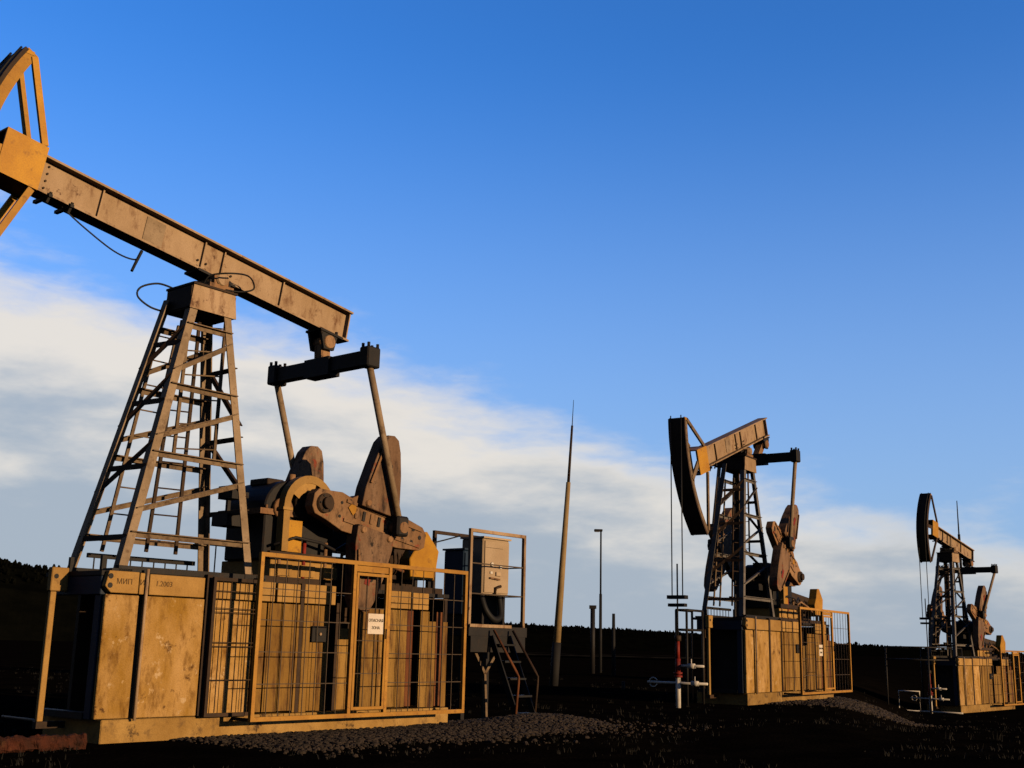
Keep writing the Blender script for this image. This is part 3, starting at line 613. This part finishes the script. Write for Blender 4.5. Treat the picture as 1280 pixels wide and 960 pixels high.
        for sg in (1, -1):
            pl = [K(sc - 0.37, sg * 0.14), K(sc - 0.36, sg * 0.42), K(sc - 0.27, sg * 0.85), K(sc - 0.19, sg * 1.18), K(sc - 0.11, sg * 1.30), K(sc + 0.03, sg * 1.335), K(sc + 0.13, sg * 1.29), K(sc + 0.21, sg * 1.12), K(sc + 0.30, sg * 0.78), K(sc + 0.37, sg * 0.36), K(sc + 0.37, sg * 0.14)]
            y0, y1 = (y - 0.02, y + 0.20) if side > 0 else (y - 0.20, y + 0.02)
            if prm.get('weights', 1):
                cw = MB().prism(pl, y0 + 0.0, y1).build('counterweight', 'cast_weight', ck, 0.007)
                hx, hz = K(sc + 0.05, sg * 0.85); yf = y1 if side > 0 else y0
                MB().tube([(hx, yf - 0.003, hz), (hx, yf + side * 0.004, hz)], 0.045, 10).build('lift_hole', 'dark_steel', cw)
                rx, rz = K(sc - 0.02, sg * 0.95); rx2, rz2 = K(sc + 0.0, sg * 0.72)
                MB().bar((rx, yf + side * 0.004, rz), (rx2, yf + side * 0.004, rz2), 0.006, 0.10, (0, 1, 0)).build('paint_mark', 'red_paint', cw)
                MB().bar((*K(sc - 0.30, sg * 0.5)[:1], yf + side*.015, K(sc - 0.30, sg * 0.5)[1]), (*K(sc - 0.14, sg * 1.16)[:1], yf + side*.015, K(sc - 0.14, sg * 1.16)[1]), 0.04, 0.035, (0, 1, 0)).build('weight_rib', 'rust_machine', cw)
            for ds in (-0.27, 0.27): MB().tube([(K(sc + ds, sg * 0.20)[0], y + side * 0.08, K(sc + ds, sg * 0.20)[1]), (K(sc + ds, sg * 0.20)[0], y + side * 0.24, K(sc + ds, sg * 0.20)[1])], 0.045, 8).build('clamp_bolt', 'rust_machine', ck)
        pn = Vector((su, 0, sz)) + cx * pr; yp = (E0 if side < 0 else E1) + side * 0.0
        MB().tube([(pn.x, y, pn.z), (pn.x, yp + side * 0.09, pn.z)], 0.085, 12).build('crank_pin', 'rust_machine', ck)
        pt = MB().tube([(eu, yp, ez - 0.10), (pn.x, yp, pn.z)], 0.052, 10).build('pitman', 'leg_steel', t)
        MB().box((pn.x - 0.12, yp - 0.075, pn.z - 0.13), (pn.x + 0.12, yp + 0.075, pn.z + 0.17)).build('pitman_foot', 'dark_steel', pt, 0.03)
    # ---- gear reducer
    prof = [(2.36, 2.30), (2.36, 2.92)] + arc(2.80, 2.98, 0.46, 165, 60, 7) + [(3.30, 3.32)] + arc(3.36, 3.05, 0.30, 60, 0, 4) + [(3.66, 2.30)]
    gb = MB().prism(prof, 0.22, W - 0.22).build('gear_reducer', 'dark_steel', t, 0.02)
    MB().prism([(2.24, 2.92), (3.80, 2.92), (3.80, 3.0), (2.24, 3.0)], 0.17, W - 0.17).build('split_flange', 'rust_machine', gb)
    for k in range(7): MB().tube([(2.36 + 0.22 * k, 0.195, 3.0), (2.36 + 0.22 * k, 0.195, 3.05)], 0.022, 6).build('bolt', 'rust_machine', gb)
    MB().tube([(su, -0.15, sz), (su, W + 0.15, sz)], 0.10, 14).build('output_shaft', 'brown_steel', gb)
    MB().tube([(2.62, 0.13, 3.02), (2.62, 0.22, 3.02)], 0.16, 14).build('bearing_cover', 'rust_machine', gb)
    MB().tube([(3.05, 0.10, 3.12), (3.05, 0.22, 3.12)], 0.24, 16).build('bearing_cover', 'brown_steel', gb)
    bk = MB().box((1.98, 0.50, 3.12), (2.18, 0.80, 3.30)).box((1.92, 0.48, 2.74), (2.28, 0.82, 2.90)).bar((2.05, 0.65, 2.90), (2.05, 0.65, 3.12), 0.05).box((2.18, 0.58, 3.16), (2.34, 0.72, 3.24)).build('brake', 'dark_steel', t)
    # arch guard round the hub on the sunny side
    ring = arc(3.0, 3.05, 0.47, 180, 30, 12); inn = arc(3.0, 3.05, 0.36, 30, 180, 12)
    gdr = MB(); gdr.prism([(2.53, 2.42)] + ring + inn + [(2.64, 2.42)], 0.02, 0.16)
    ag = gdr.build('arch_guard', 'ochre_beam', t)
    MB().box((2.63, 0.05, 2.42), (2.90, 0.09, 2.86)).build('guard_plate', 'yellow_paint', ag)
    MB().prism([(2.50, 2.99), (2.67, 2.99), (2.67, 3.03), (2.50, 3.03)], 0.0, 0.18).build('guard_band', 'ochre_beam', ag)
    MB().prism(arc(3.0, 3.05, 0.455, 150, 75, 6) + arc(3.0, 3.05, 0.24, 75, 150, 6), 0.03, 0.05).build('guard_cheek', 'ochre_beam', ag)
    # pedestal and skids
    pd = MB().box((2.42, 0.10, 2.062), (3.70, W - 0.10, 2.30)).build('pedestal', 'ochre_beam', t, 0.01)
    for k in range(3): MB().box((2.52 + 0.42 * k, 0.07, 2.09), (2.78 + 0.42 * k, 0.10, 2.25)).build('pedestal_rib', 'ochre_beam', pd)
    MB().bar((2.34, 0.06, 2.36), (3.9, 0.06, 2.36), 0.06, 0.10, (0, 1, 0)).build('skid_rail', 'brown_steel', t)
    MB().bar((2.0, 0.16, 2.03), (5.9, 0.16, 2.03), 0.14, 0.085, (0, 1, 0)).bar((2.0, W - 0.16, 2.03), (5.9, W - 0.16, 2.03), 0.14, 0.085, (0, 1, 0)).build('skid', 'brown_steel', t)
    for a in (2.56, 3.0, 3.4): MB().tube([(a, 0.10, 2.07), (a, 0.10, 2.6)], 0.03, 8).build('pipe', 'red_paint' if a == 3.0 else 'rust_machine', t)
    MB().tube([(2.45, 0.10, 2.50), (2.75, 0.0, 2.62), (3.2, -0.01, 2.58), (3.55, 0.06, 2.50), (3.8, 0.10, 2.62), (4.2, 0.15, 2.45)], 0.022, 7).build('hose', 'dark_steel', t)
    MB().tube([(3.7, 0.12, 2.10), (3.72, 0.10, 2.45), (3.95, 0.09, 2.52), (4.6, 0.12, 2.40), (5.1, 0.2, 2.30)], 0.026, 7).build('oil_pipe', 'rust_machine', t)
    MB().box((3.62, 0.06, 2.06), (3.86, 0.30, 2.34)).build('oil_tank', 'brown_steel', t, 0.01)
    MB().tube([(2.95, 0.40, 3.40), (2.95, 0.40, 3.56)], 0.05, 10).build('breather', 'rust_machine', gb)
    MB().box((2.55, 0.45, 3.38), (2.85, 0.85, 3.47)).build('inspection_cover', 'brown_steel', gb, 0.01)
    # motor and belt guard at the rear
    mo = MB().tube([(4.95, 0.60, 2.46), (5.65, 0.60, 2.46)], 0.25, 18).box((5.0, 0.42, 2.075), (5.6, 0.78, 2.25)).build('motor', 'brown_steel', t)
    for k in range(7): MB().tube([(5.03 + 0.09 * k, 0.60, 2.46), (5.05 + 0.09 * k, 0.60, 2.46)], 0.275, 18).build('cooling_fin', 'brown_steel', mo)
    hexp = [(5.22, 2.18), (5.18, 2.50), (5.30, 2.66), (5.42, 2.94), (5.56, 2.95), (5.84, 2.66), (5.76, 2.20)]
    bgd = MB().prism(hexp, 0.14, 0.36).build('belt_guard', 'yellow_paint', t, 0.012)
    MB().bar((3.6, 0.62, 2.75), (5.3, 0.40, 2.55), 0.10, 0.28, (0, 1, 0)).build('belt_cover', 'brown_steel', bgd)
    MB().bar((5.62, 0.15, 2.07), (5.62, 0.15, 2.20), 0.06).bar((5.32, 0.15, 2.07), (5.32, 0.15, 2.20), 0.06).build('guard_foot', 'dark_steel', bgd)
    return t

def wellhead(p, label, z0=0.0, arm=1):
    xw = p['well_u']; t = thing('wellhead', p, (xw, M_, z0 - 0.1), label, 'wellhead', 'wellheads')
    y = M_
    MB().tube([(xw, y, z0 - 0.15), (xw, y, 0.62)], 0.055, 12).build('casing', 'white_paint', t)
    MB().tube([(xw, y, 0.62), (xw, y, 0.66)], 0.095, 14).tube([(xw, y, 0.69), (xw, y, 0.73)], 0.095, 14).build('flange', 'red_paint', t)
    MB().tube([(xw, y, 0.66), (xw, y, 1.02)], 0.058, 12).build('tee_body', 'red_paint', t)
    for zz, l0, l1 in ((0.62 + 0.25, 0.08, 0.62), (0.50, -0.75 * arm, 0.70)):
        MB().tube([(xw, y - l0, zz), (xw, y - l1, zz)], 0.026, 8).build('flow_pipe', 'white_paint', t)
        vb = MB().tube([(xw, y - l1 + 0.22, zz), (xw, y - l1 + 0.38, zz)], 0.055, 10).build('valve', 'white_paint', t)
        MB().tube([(xw, y - l1 + 0.30, zz), (xw, y - l1 + 0.30, zz + 0.15)], 0.012, 6).build('valve_stem', 'white_paint', vb)
    ring = MB(); pts = [(xw + 0.02, y + 0.62 + 0.10 * math.cos(k * 0.5236), 0.50 + 0.10 * math.sin(k * 0.5236)) for k in range(13)]
    ring.tube(pts, 0.013, 6, cap=False).build('handwheel', 'white_paint', t)
    MB().tube([(xw, y, 1.02), (xw, y, 1.40)], 0.042, 10).build('stuffing_box', 'red_paint', t)
    MB().tube([(xw, y, 1.40), (xw, y, 1.52)], 0.075, 10).build('gland_nut', 'brown_steel', t)
    return t

def guard_rail(p, ua, ub, v0, v1, h, label, mt='dark_steel', z0=-0.1):
    t = thing('guard_rail', p, ((ua + ub) / 2, v0, z0), label, 'guard rail', 'dark guard rails')
    for a in (ua, ub):
        for v in (v0, v1): MB().tube([(a, v, z0), (a, v, h)], 0.03, 6).build('post', mt, t)
    for z in (h, h - 0.45):
        for v in (v0, v1): MB().tube([(ua, v, z), (ub, v, z)], 0.028, 6).build('rail', mt, t)
        MB().tube([(ua, v0, z), (ua, v1, z)], 0.028, 6).build('rail', mt, t)
    return t

PRM1 = dict(dz=-0.085, piv=(1.45, 6.2), tilt=-8.6, front=2.92, hoff=0.75, tail=2.58, head=(1.45, 1.55), eq=(3.60, 5.32), crank=-10, carrier=2.9, wshift=0.0)
PRM2 = dict(hm='brace_steel', lm='grey_steel', piv=(1.35, 6.2), tilt=19.5, front=2.62, tail=1.92, head=(1.15, 1.75), eq=(2.50, 6.18), crank=146, carrier=2.35, wshift=0.25)
PRM3 = dict(hm='brown_steel', lm='grey_steel', piv=(1.45, 6.2), tilt=-9.5, front=1.75, tail=2.50, head=(1.35, 1.45), eq=(3.45, 5.50), crank=158, carrier=3.4, wshift=0.2)

foundation(P1, 'weathered ochre panelled base under the nearest and largest pumpjack')
foundation(P2, 'ochre panelled base with open dark end under the middle pumpjack')
foundation(P3, 'small ochre base under the farthest pumpjack at the right edge')
pumpjack(P1, PRM1, 'nearest and largest pumpjack, its head cut off by the left edge')
pumpjack(P2, PRM2, 'middle pumpjack with its beam tilted up away from the black curved head')
pumpjack(P3, PRM3, 'farthest and smallest pumpjack near the right edge')
fence(P1, 1.79, 5.78, 3.43, 4.12, -0.50, 0.20, 2.33, 'yellow framed mesh fence with gate on the nearest pumpjack base')
fence(P2, 2.20, 6.00, 3.85, 4.6, -0.50, 0.20, 2.33, 'pale yellow framed fence with gate on the middle pumpjack base')
fence(P3, 3.2, 6.8, 4.6, 5.3, -0.50, 0.20, 2.33, 'yellow fence at the far right end of the farthest pumpjack base')
mesh_screen(P1, 'narrow dark mesh screen left of the yellow fence on the nearest base')
for p, lb in ((P1, 'wellhead under the head of the nearest pumpjack, beyond the left edge'), (P2, 'white and red wellhead with side valves under the middle pumpjack head'), (P3, 'small white and red wellhead under the farthest pumpjack')):
    wellhead(p, lb)
guard_rail(P2, -1.25, -0.38, 0.95, 1.22, 2.12, 'dark pipe railing between wellhead and base of the middle pumpjack')
guard_rail(P3, P3['well_u'] - 0.9, 1.2, 0.30, 1.9, 2.35, 'dark pipe railing around the end of the farthest pumpjack')

# ------------------------------------------------------------------ lettering on the nearest base, signs
fb = bpy.data.objects['pumpjack_foundation']
text_mesh('lettering', 'МИП', 0.092, 'print_faded', fb, (0.10, -0.0535, 1.86), (1, 0, 0), (0, 0, 1))
text_mesh('lettering', 'И', 0.092, 'print_faded', fb, (0.348, -0.052, 1.86), (1, 0, 0), (0, 0, 1))
text_mesh('lettering', '1.2003', 0.092, 'print_faded', fb, (0.66, -0.049, 1.86), (1, 0, 0), (0, 0, 1))
def sign(p, a, v, z, wd, ht, label, lines):
    t = thing('warning_sign', p, (a, v, z), label, 'sign', 'white warning signs')
    MB().box((a - wd/2, v - 0.008, z - ht/2), (a + wd/2, v, z + ht/2)).build('sign_plate', 'sign_white', t)
    for i, s in enumerate(lines): text_mesh('lettering', s, ht * 0.205, 'print_black', t, (a, v - 0.011, z + ht * (0.16 - 0.36 * i)), (1, 0, 0), (0, 0, 1))
sign(P1, 3.84, -0.545, 1.47, 0.30, 0.28, 'white warning sign wired to the gate of the nearest fence', ['ОПАСНАЯ', 'ЗОНА'])
sign(P2, 3.55, -0.54, 1.28, 0.26, 0.28, 'small white sign on the fence of the middle pumpjack', ['ОПАСНАЯ', 'ЗОНА'])

# ------------------------------------------------------------------ control cabinets on their caged platform
def cabinets():
    p = P1; u0, u1, v0, v1, z0, z1 = 6.72, 8.14, 0.25, 1.08, 1.52, 3.12
    t = thing('service_platform', p, ((u0+u1)/2, (v0+v1)/2, 0), 'raised black platform with pipe cage and steps beside the nearest pumpjack', 'platform')
    MB().box((u0 - 0.05, v0 - 0.06, z0 - 0.16), (u1 + 0.05, v1 + 0.05, z0)).build('floor', 'dark_steel', t)
    MB().box((u0 - 0.05, v0 - 0.085, z0 - 0.02), (u1 - 0.4, v0 - 0.062, z0 + 0.03)).build('lit_floor_edge', 'tan_steel', t)  # tan strip paints the sunlit front edge of the floor
    MB().box((u0, v0 - 0.064, z0 - 0.42), (u1, v0 - 0.03, z0 - 0.162)).build('skirt', 'dark_steel', t)
    ft = 0.055
    for a, b, m in ((u0, v0, 'tan_steel'), (u1, v0, 'tan_steel'), (u0, v1, 'brown_steel'), (u1, v1, 'brown_steel')):  # sunlit near side in tan, shaded far side in brown, rails too
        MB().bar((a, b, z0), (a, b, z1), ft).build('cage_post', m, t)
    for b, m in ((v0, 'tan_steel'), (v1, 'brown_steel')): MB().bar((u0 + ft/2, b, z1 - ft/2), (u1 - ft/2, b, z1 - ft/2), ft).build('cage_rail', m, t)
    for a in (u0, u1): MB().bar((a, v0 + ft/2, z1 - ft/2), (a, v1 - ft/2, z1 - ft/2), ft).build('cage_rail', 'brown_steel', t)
    for z in (2.05, 2.55): MB().bar((u0 + ft/2, v0, z), (u1 - ft/2, v0, z), 0.02).bar((u1, v0, z), (u1, v1, z), 0.02, side=(1, 0, 0)).build('cage_wire', 'wire_steel', t)
    for a, b in ((u0 + 0.1, v1 - 0.1), (u1 - 0.1, v1 - 0.1), (u0 + 0.1, v0 + 0.2)):
        MB().bar((a, b, -0.1), (a, b, z0 - 0.16), 0.08).build('support_leg', 'dark_steel', t)
    MB().bar((u0 + 0.1, v0 + 0.1, z0 - 0.17), (u0 + 0.55, v0 + 0.1, 0.75), 0.05).bar((u1 - 0.35, v0 + 0.1, z0 - 0.17), (u0 + 0.55, v0 + 0.1, 0.75), 0.05).bar((u0 + 0.55, v0 + 0.1, 0.76), (u0 + 0.62, v0 + 0.1, 0.0), 0.05).build('support_brace', 'brace_steel', t)
    # steps going down towards the camera side
    for k in range(5):
        q = (k + 0.5) / 5; MB().box((7.24, 0.16 - 0.62 * q - 0.10, 1.36 * (1 - q) - 0.015), (7.66, 0.16 - 0.62 * q + 0.10, 1.36 * (1 - q) + 0.015)).build('tread', 'cable_black', t)
    for a in (7.22, 7.68): MB().bar((a, 0.18, 1.36), (a, -0.47, -0.05), 0.03, 0.10, (1, 0, 0)).build('stringer', 'cable_black', t)
    for a, m in ((7.20, 'red_board'), (7.70, 'brown_steel')): MB().tube([(a, 0.10, 1.46), (a, -0.40, 0.80), (a, -0.45, 0.72), (a, -0.45, 0.62), (a, -0.39, -0.05)], 0.022, 8).build('handrail', m, t)
    return t
cabinets()
def cab(name, a0, a1, b0, b1, z0, z1, m, label, front=True, mats=None):
    t = thing(name, P1, ((a0+a1)/2, (b0+b1)/2, z0), label, 'cabinet')
    MB().box((a0, b0, z0), (a1, b1, z1)).build('housing', m, t, 0.02)
    if front:
        d = MB().box((a0 + 0.03, b0 - 0.022, z0 + 0.04), (a1 - 0.03, b0 - 0.001, z1 - 0.04)).build('door', m, t, 0.006)
        MB().tube([(a0 + 0.20, b0 - 0.023, z0 + 0.52), (a0 + 0.20, b0 - 0.05, z0 + 0.52)], 0.035, 10).build('meter', 'white_paint', d)
        MB().box((a0 + 0.40, b0 - 0.045, z0 + 0.46), (a0 + 0.46, b0 - 0.023, z0 + 0.52)).build('plate', 'white_paint', d)
        MB().box((a0 + 0.16, b0 - 0.04, z0 + 0.36), (a0 + 0.22, b0 - 0.023, z0 + 0.40)).build('plate', 'white_paint', d)
        MB().box((a0 + 0.31, b0 - 0.05, z0 + 0.33), (a0 + 0.44, b0 - 0.023, z0 + 0.40)).build('switch_box', 'cabinet_tan', d, 0.006)
        MB().box((a0 + 0.04, b0 - 0.026, z0 + 0.80), (a1 - 0.20, b0 - 0.0225, z0 + 0.805)).build('seam', 'brown_steel', d)
        MB().tube([(a0 + 0.30, b0 - 0.035, z0 + 0.02), (a0 + 0.30, b0 - 0.05, z0 + 0.12), (a0 + 0.42, b0 - 0.06, z0 + 0.16)], 0.025, 8).build('cable_gland', 'brown_steel', d)
        MB().bar((a0 + 0.14, b0 - 0.05, z0 + 0.29), (a0 + 0.40, b0 - 0.05, z0 + 0.27), 0.025).build('handle', 'rust_machine', d)
    else:
        MB().box((a0 + 0.02, b0 - 0.02, z0 + 0.05), (a1 - 0.02, b0, z1 - 0.05)).build('door', m, t)
    for a in (a0 + 0.05, a1 - 0.10): MB().box((a, b0 + 0.03, 1.522), (a + 0.05, b1 - 0.03, z0)).build('foot', 'dark_steel', t)
    MB().box((a0 - 0.02, b0 - 0.03, z1), (a1 + 0.02, b1 + 0.02, z1 + 0.03)).build('roof', m, t)
    return t
cab('control_cabinet', 7.24, 7.94, 0.42, 0.92, 2.05, 3.01, 'cabinet_tan', 'tan steel control cabinet with meters inside the pipe cage')
cab('electrical_cabinet', 6.84, 7.02, 0.50, 0.96, 1.70, 2.78, 'cabinet_blue', 'dark blue cabinet at the left of the pipe cage', False)

# ------------------------------------------------------------------ cables and hoses on the nearest pumpjack
def cable(p, pts, r, label, mt='cable_black', name='cable'):
    u, v = axes(p); b = MB(); P = [Vector((a, c, z)) for a, c, z in pts]; out = []
    for i in range(len(P) - 1):
        p0, p1, p2, p3 = P[max(i-1, 0)], P[i], P[i+1], P[min(i+2, len(P)-1)]
        for k in range(6):
            s = k / 6; out.append(0.5 * ((2*p1) + (p2-p0)*s + (2*p0 - 5*p1 + 4*p2 - p3)*s*s + (3*p1 - p0 - 3*p2 + p3)*s**3))
    out.append(P[-1]); b.tube(out, r, 6); base = pts[0]
    t = b.build(name, mt); t.location = p['O']; t.rotation_euler = (0, 0, R(90 - p['ang']))
    return tag(t, label, 'cable')
cable(P1, [(1.15, 0.36, 5.98), (1.20, 0.28, 6.10), (1.45, 0.12, 6.16), (1.80, 0.22, 6.22), (1.95, 0.30, 6.10), (1.72, 0.28, 5.99), (1.50, 0.34, 5.975)], 0.012, 'thin black hose looped in front of the beam pivot')
cable(P1, [(1.05, 0.90, 5.975), (0.85, 1.00, 6.02), (0.62, 1.05, 5.92), (0.58, 1.05, 5.78), (0.75, 1.0, 5.66), (0.955, 0.93, 5.62)], 0.014, 'black cable loop sticking out left of the tower top')
cable(P1, [(-0.88, 0.62, 6.52), (-0.55, 0.60, 6.33), (-0.1, 0.6, 6.14), (0.22, 0.62, 6.12), (0.30, 0.62, 6.24)], 0.011, 'slack wire hanging under the walking beam near its head')
cable(P1, [(0.30, 0.60, 6.26), (0.22, 0.58, 6.08), (0.15, 0.55, 5.93)], 0.022, 'short dark rod hanging under the walking beam')
cable(P1, [(5.2, 0.3, 2.78), (5.9, 0.5, 2.80), (6.72, 0.5, 3.0)], 0.012, 'power cable strung from the motor to the pipe cage')
cable(P1, [(7.32, 0.52, 2.06), (7.34, 0.42, 1.80), (7.52, 0.38, 1.64), (7.74, 0.42, 1.72), (7.80, 0.52, 2.06)], 0.06, 'thick dark conduits bunched below the tan cabinet')

# ------------------------------------------------------------------ masts and posts
def from_px(px, py, dist):
    d = pix_dir(px, py); return Vector((0, 0, CAMZ)) + d * (dist / math.hypot(d.x, d.y))
def pole(name, stages, label, cat='mast', group=None):
    """stages: list of (p, q, r0, r1, material, part name)"""
    t = bpy.data.objects.new(name, None); col.objects.link(t); t.location = stages[0][0]
    for p, q, r0, r1, m, nm in stages: MB().tube([Vector(p) - t.location, Vector(q) - t.location], r0, 12, r1).build(nm, m, t)
    return tag(t, label, cat, group)
D0 = 38.0
b0 = Vector((1.45, 38.0, ground_z(1.45, 38) - 0.2)); q1 = from_px(696, 803, D0); q2 = from_px(710.5, 603, D0); q3 = from_px(715.2, 532, D0); q4 = from_px(717, 500, D0)
b0 = q1 + (q1 - q2).normalized() * (q1.z - b0.z)
pole('lightning_mast', [(b0, q1, 0.145, 0.14, 'pole_grey', 'stub'), (q1, q2, 0.125, 0.075, 'pole_ochre', 'shaft'), (q2, q3, 0.05, 0.038, 'brown_steel', 'upper_tube'), (q3, q4, 0.016, 0.008, 'cable_black', 'needle')], 'tall ochre lightning mast leaning slightly right beside the platform')
D1 = 62.0
c0_ = from_px(751, 700, D1); gz = ground_z(c0_.x, c0_.y) - 0.2; top = from_px(748.5, 664, D1)
lp = pole('lamp_post', [(Vector((c0_.x, c0_.y, gz)), Vector((c0_.x, c0_.y, 4.0)), 0.09, 0.075, 'pole_grey', 'lower_shaft'), (Vector((c0_.x, c0_.y, 4.0)), Vector((c0_.x, c0_.y, top.z)), 0.05, 0.045, 'dark_steel', 'upper_shaft')], 'thin dark lamp post between the lightning mast and middle pumpjack', 'lamp post')
lo = MB().box((-0.36, -0.12, top.z - gz - 0.02), (0.08, 0.12, top.z - gz + 0.10)).build('lamp_head', 'dark_steel', lp, 0.02)
MB().box((-0.32, -0.09, top.z - gz - 0.04), (-0.08, 0.09, top.z - gz - 0.022)).build('lamp_glass', 'lamp_glass', lo)
for px, py, r0, r1, m, lb, dd in ((741, 758, 0.13, 0.12, 'dark_steel', 'short dark post just left of the lamp post', 60.0), (767, 767, 0.10, 0.07, 'pole_grey', 'short grey post just right of the lamp post', 55.0), (779, 852, 0.05, 0.05, 'pole_grey', 'tiny marker post in the dark ground left of the wellhead', 36.0)):
    tp = from_px(px, py, dd); g0 = Vector((tp.x, tp.y, ground_z(tp.x, tp.y) - 0.2))
    o = pole('post', [(g0, tp, r0, r1, m, 'shaft')], lb, 'post')
    if px == 741: MB().box((-0.17, -0.17, tp.z - g0.z - 0.12), (0.17, 0.17, tp.z - g0.z + 0.05)).build('cap', m, o)
tp = from_px(1196, 626, 60.0); g0 = Vector((tp.x, tp.y, -1.2)); md = Vector((tp.x, tp.y, from_px(1196, 668, 60.0).z))
pole('lightning_mast', [(g0, md, 0.07, 0.06, 'pole_grey', 'shaft'), (md, tp, 0.035, 0.02, 'pole_grey', 'needle')], 'thin lightning mast standing behind the farthest pumpjack')

# ------------------------------------------------------------------ foreground bits
def on_ground(px, py):
    d = pix_dir(px, py); k = -CAMZ / d.z; return Vector((0, 0, CAMZ)) + d * k
a_ = on_ground(-30, 941); b_ = on_ground(104, 934)
dr = (b_ - a_).normalized()
rb = MB(); nS = 60; nk = 12; ax = (b_ - a_).normalized(); sdv = Vector((-ax.y, ax.x, 0))
for i in range(nS + 1):
    c = a_.lerp(b_, i / nS) + Vector((0, 0, 0.06))
    for k in range(nk):
        t_ = 2 * math.pi * k / nk; rr = 0.085 + 0.035 * noise.noise(Vector((i * 0.35, math.cos(t_) * 1.5, math.sin(t_) * 1.5))) + 0.012 * noise.noise(Vector((i * 1.7, k * 1.3, 2.0)))
        rb.v.append(tuple(c + sdv * math.cos(t_) * rr + Vector((0, 0, 1)) * math.sin(t_) * rr))
for i in range(nS):
    for k in range(nk): rb.f.append((i*nk+k, i*nk+(k+1) % nk, (i+1)*nk+(k+1) % nk, (i+1)*nk+k))
rb.f.append(tuple(range(nk))); rb.f.append(tuple(nS*nk + k for k in range(nk)))
tag(rb.build('rusty_pipe', 'rust_red'), 'crusted rust-red pipe lying on the ground at the lower left', 'pipe')
s0, s1, s2 = on_ground(2, 905), on_ground(40, 912), on_ground(62, 916)
st = MB(); st.tube([s0 + Vector((0, 0, 0.10)), s1 + Vector((0, 0, 0.12)), s2 + Vector((0, 0, 0.03))], 0.02, 6)
tag(st.build('bent_rod', 'wire_steel'), 'thin bent rod lying behind the rusty pipe at lower left', 'rod')
# pale frame by the farthest well
f3 = thing('pipe_frame', P3, (P3['well_u'] - 0.2, 0.9, 0), 'small white rectangular pipe frame beside the farthest wellhead', 'frame')
ub = P3['well_u'] - 0.25
MB().tube([(ub, 0.95, 0.05), (ub, 1.75, 0.05), (ub, 1.75, 0.75), (ub, 0.95, 0.75), (ub, 0.95, 0.05)], 0.03, 6).build('hoop', 'white_paint', f3)
MB().tube([(ub, 0.95, 0.05), (ub, -0.6, 0.05)], 0.03, 6).build('pipe', 'white_paint', f3)
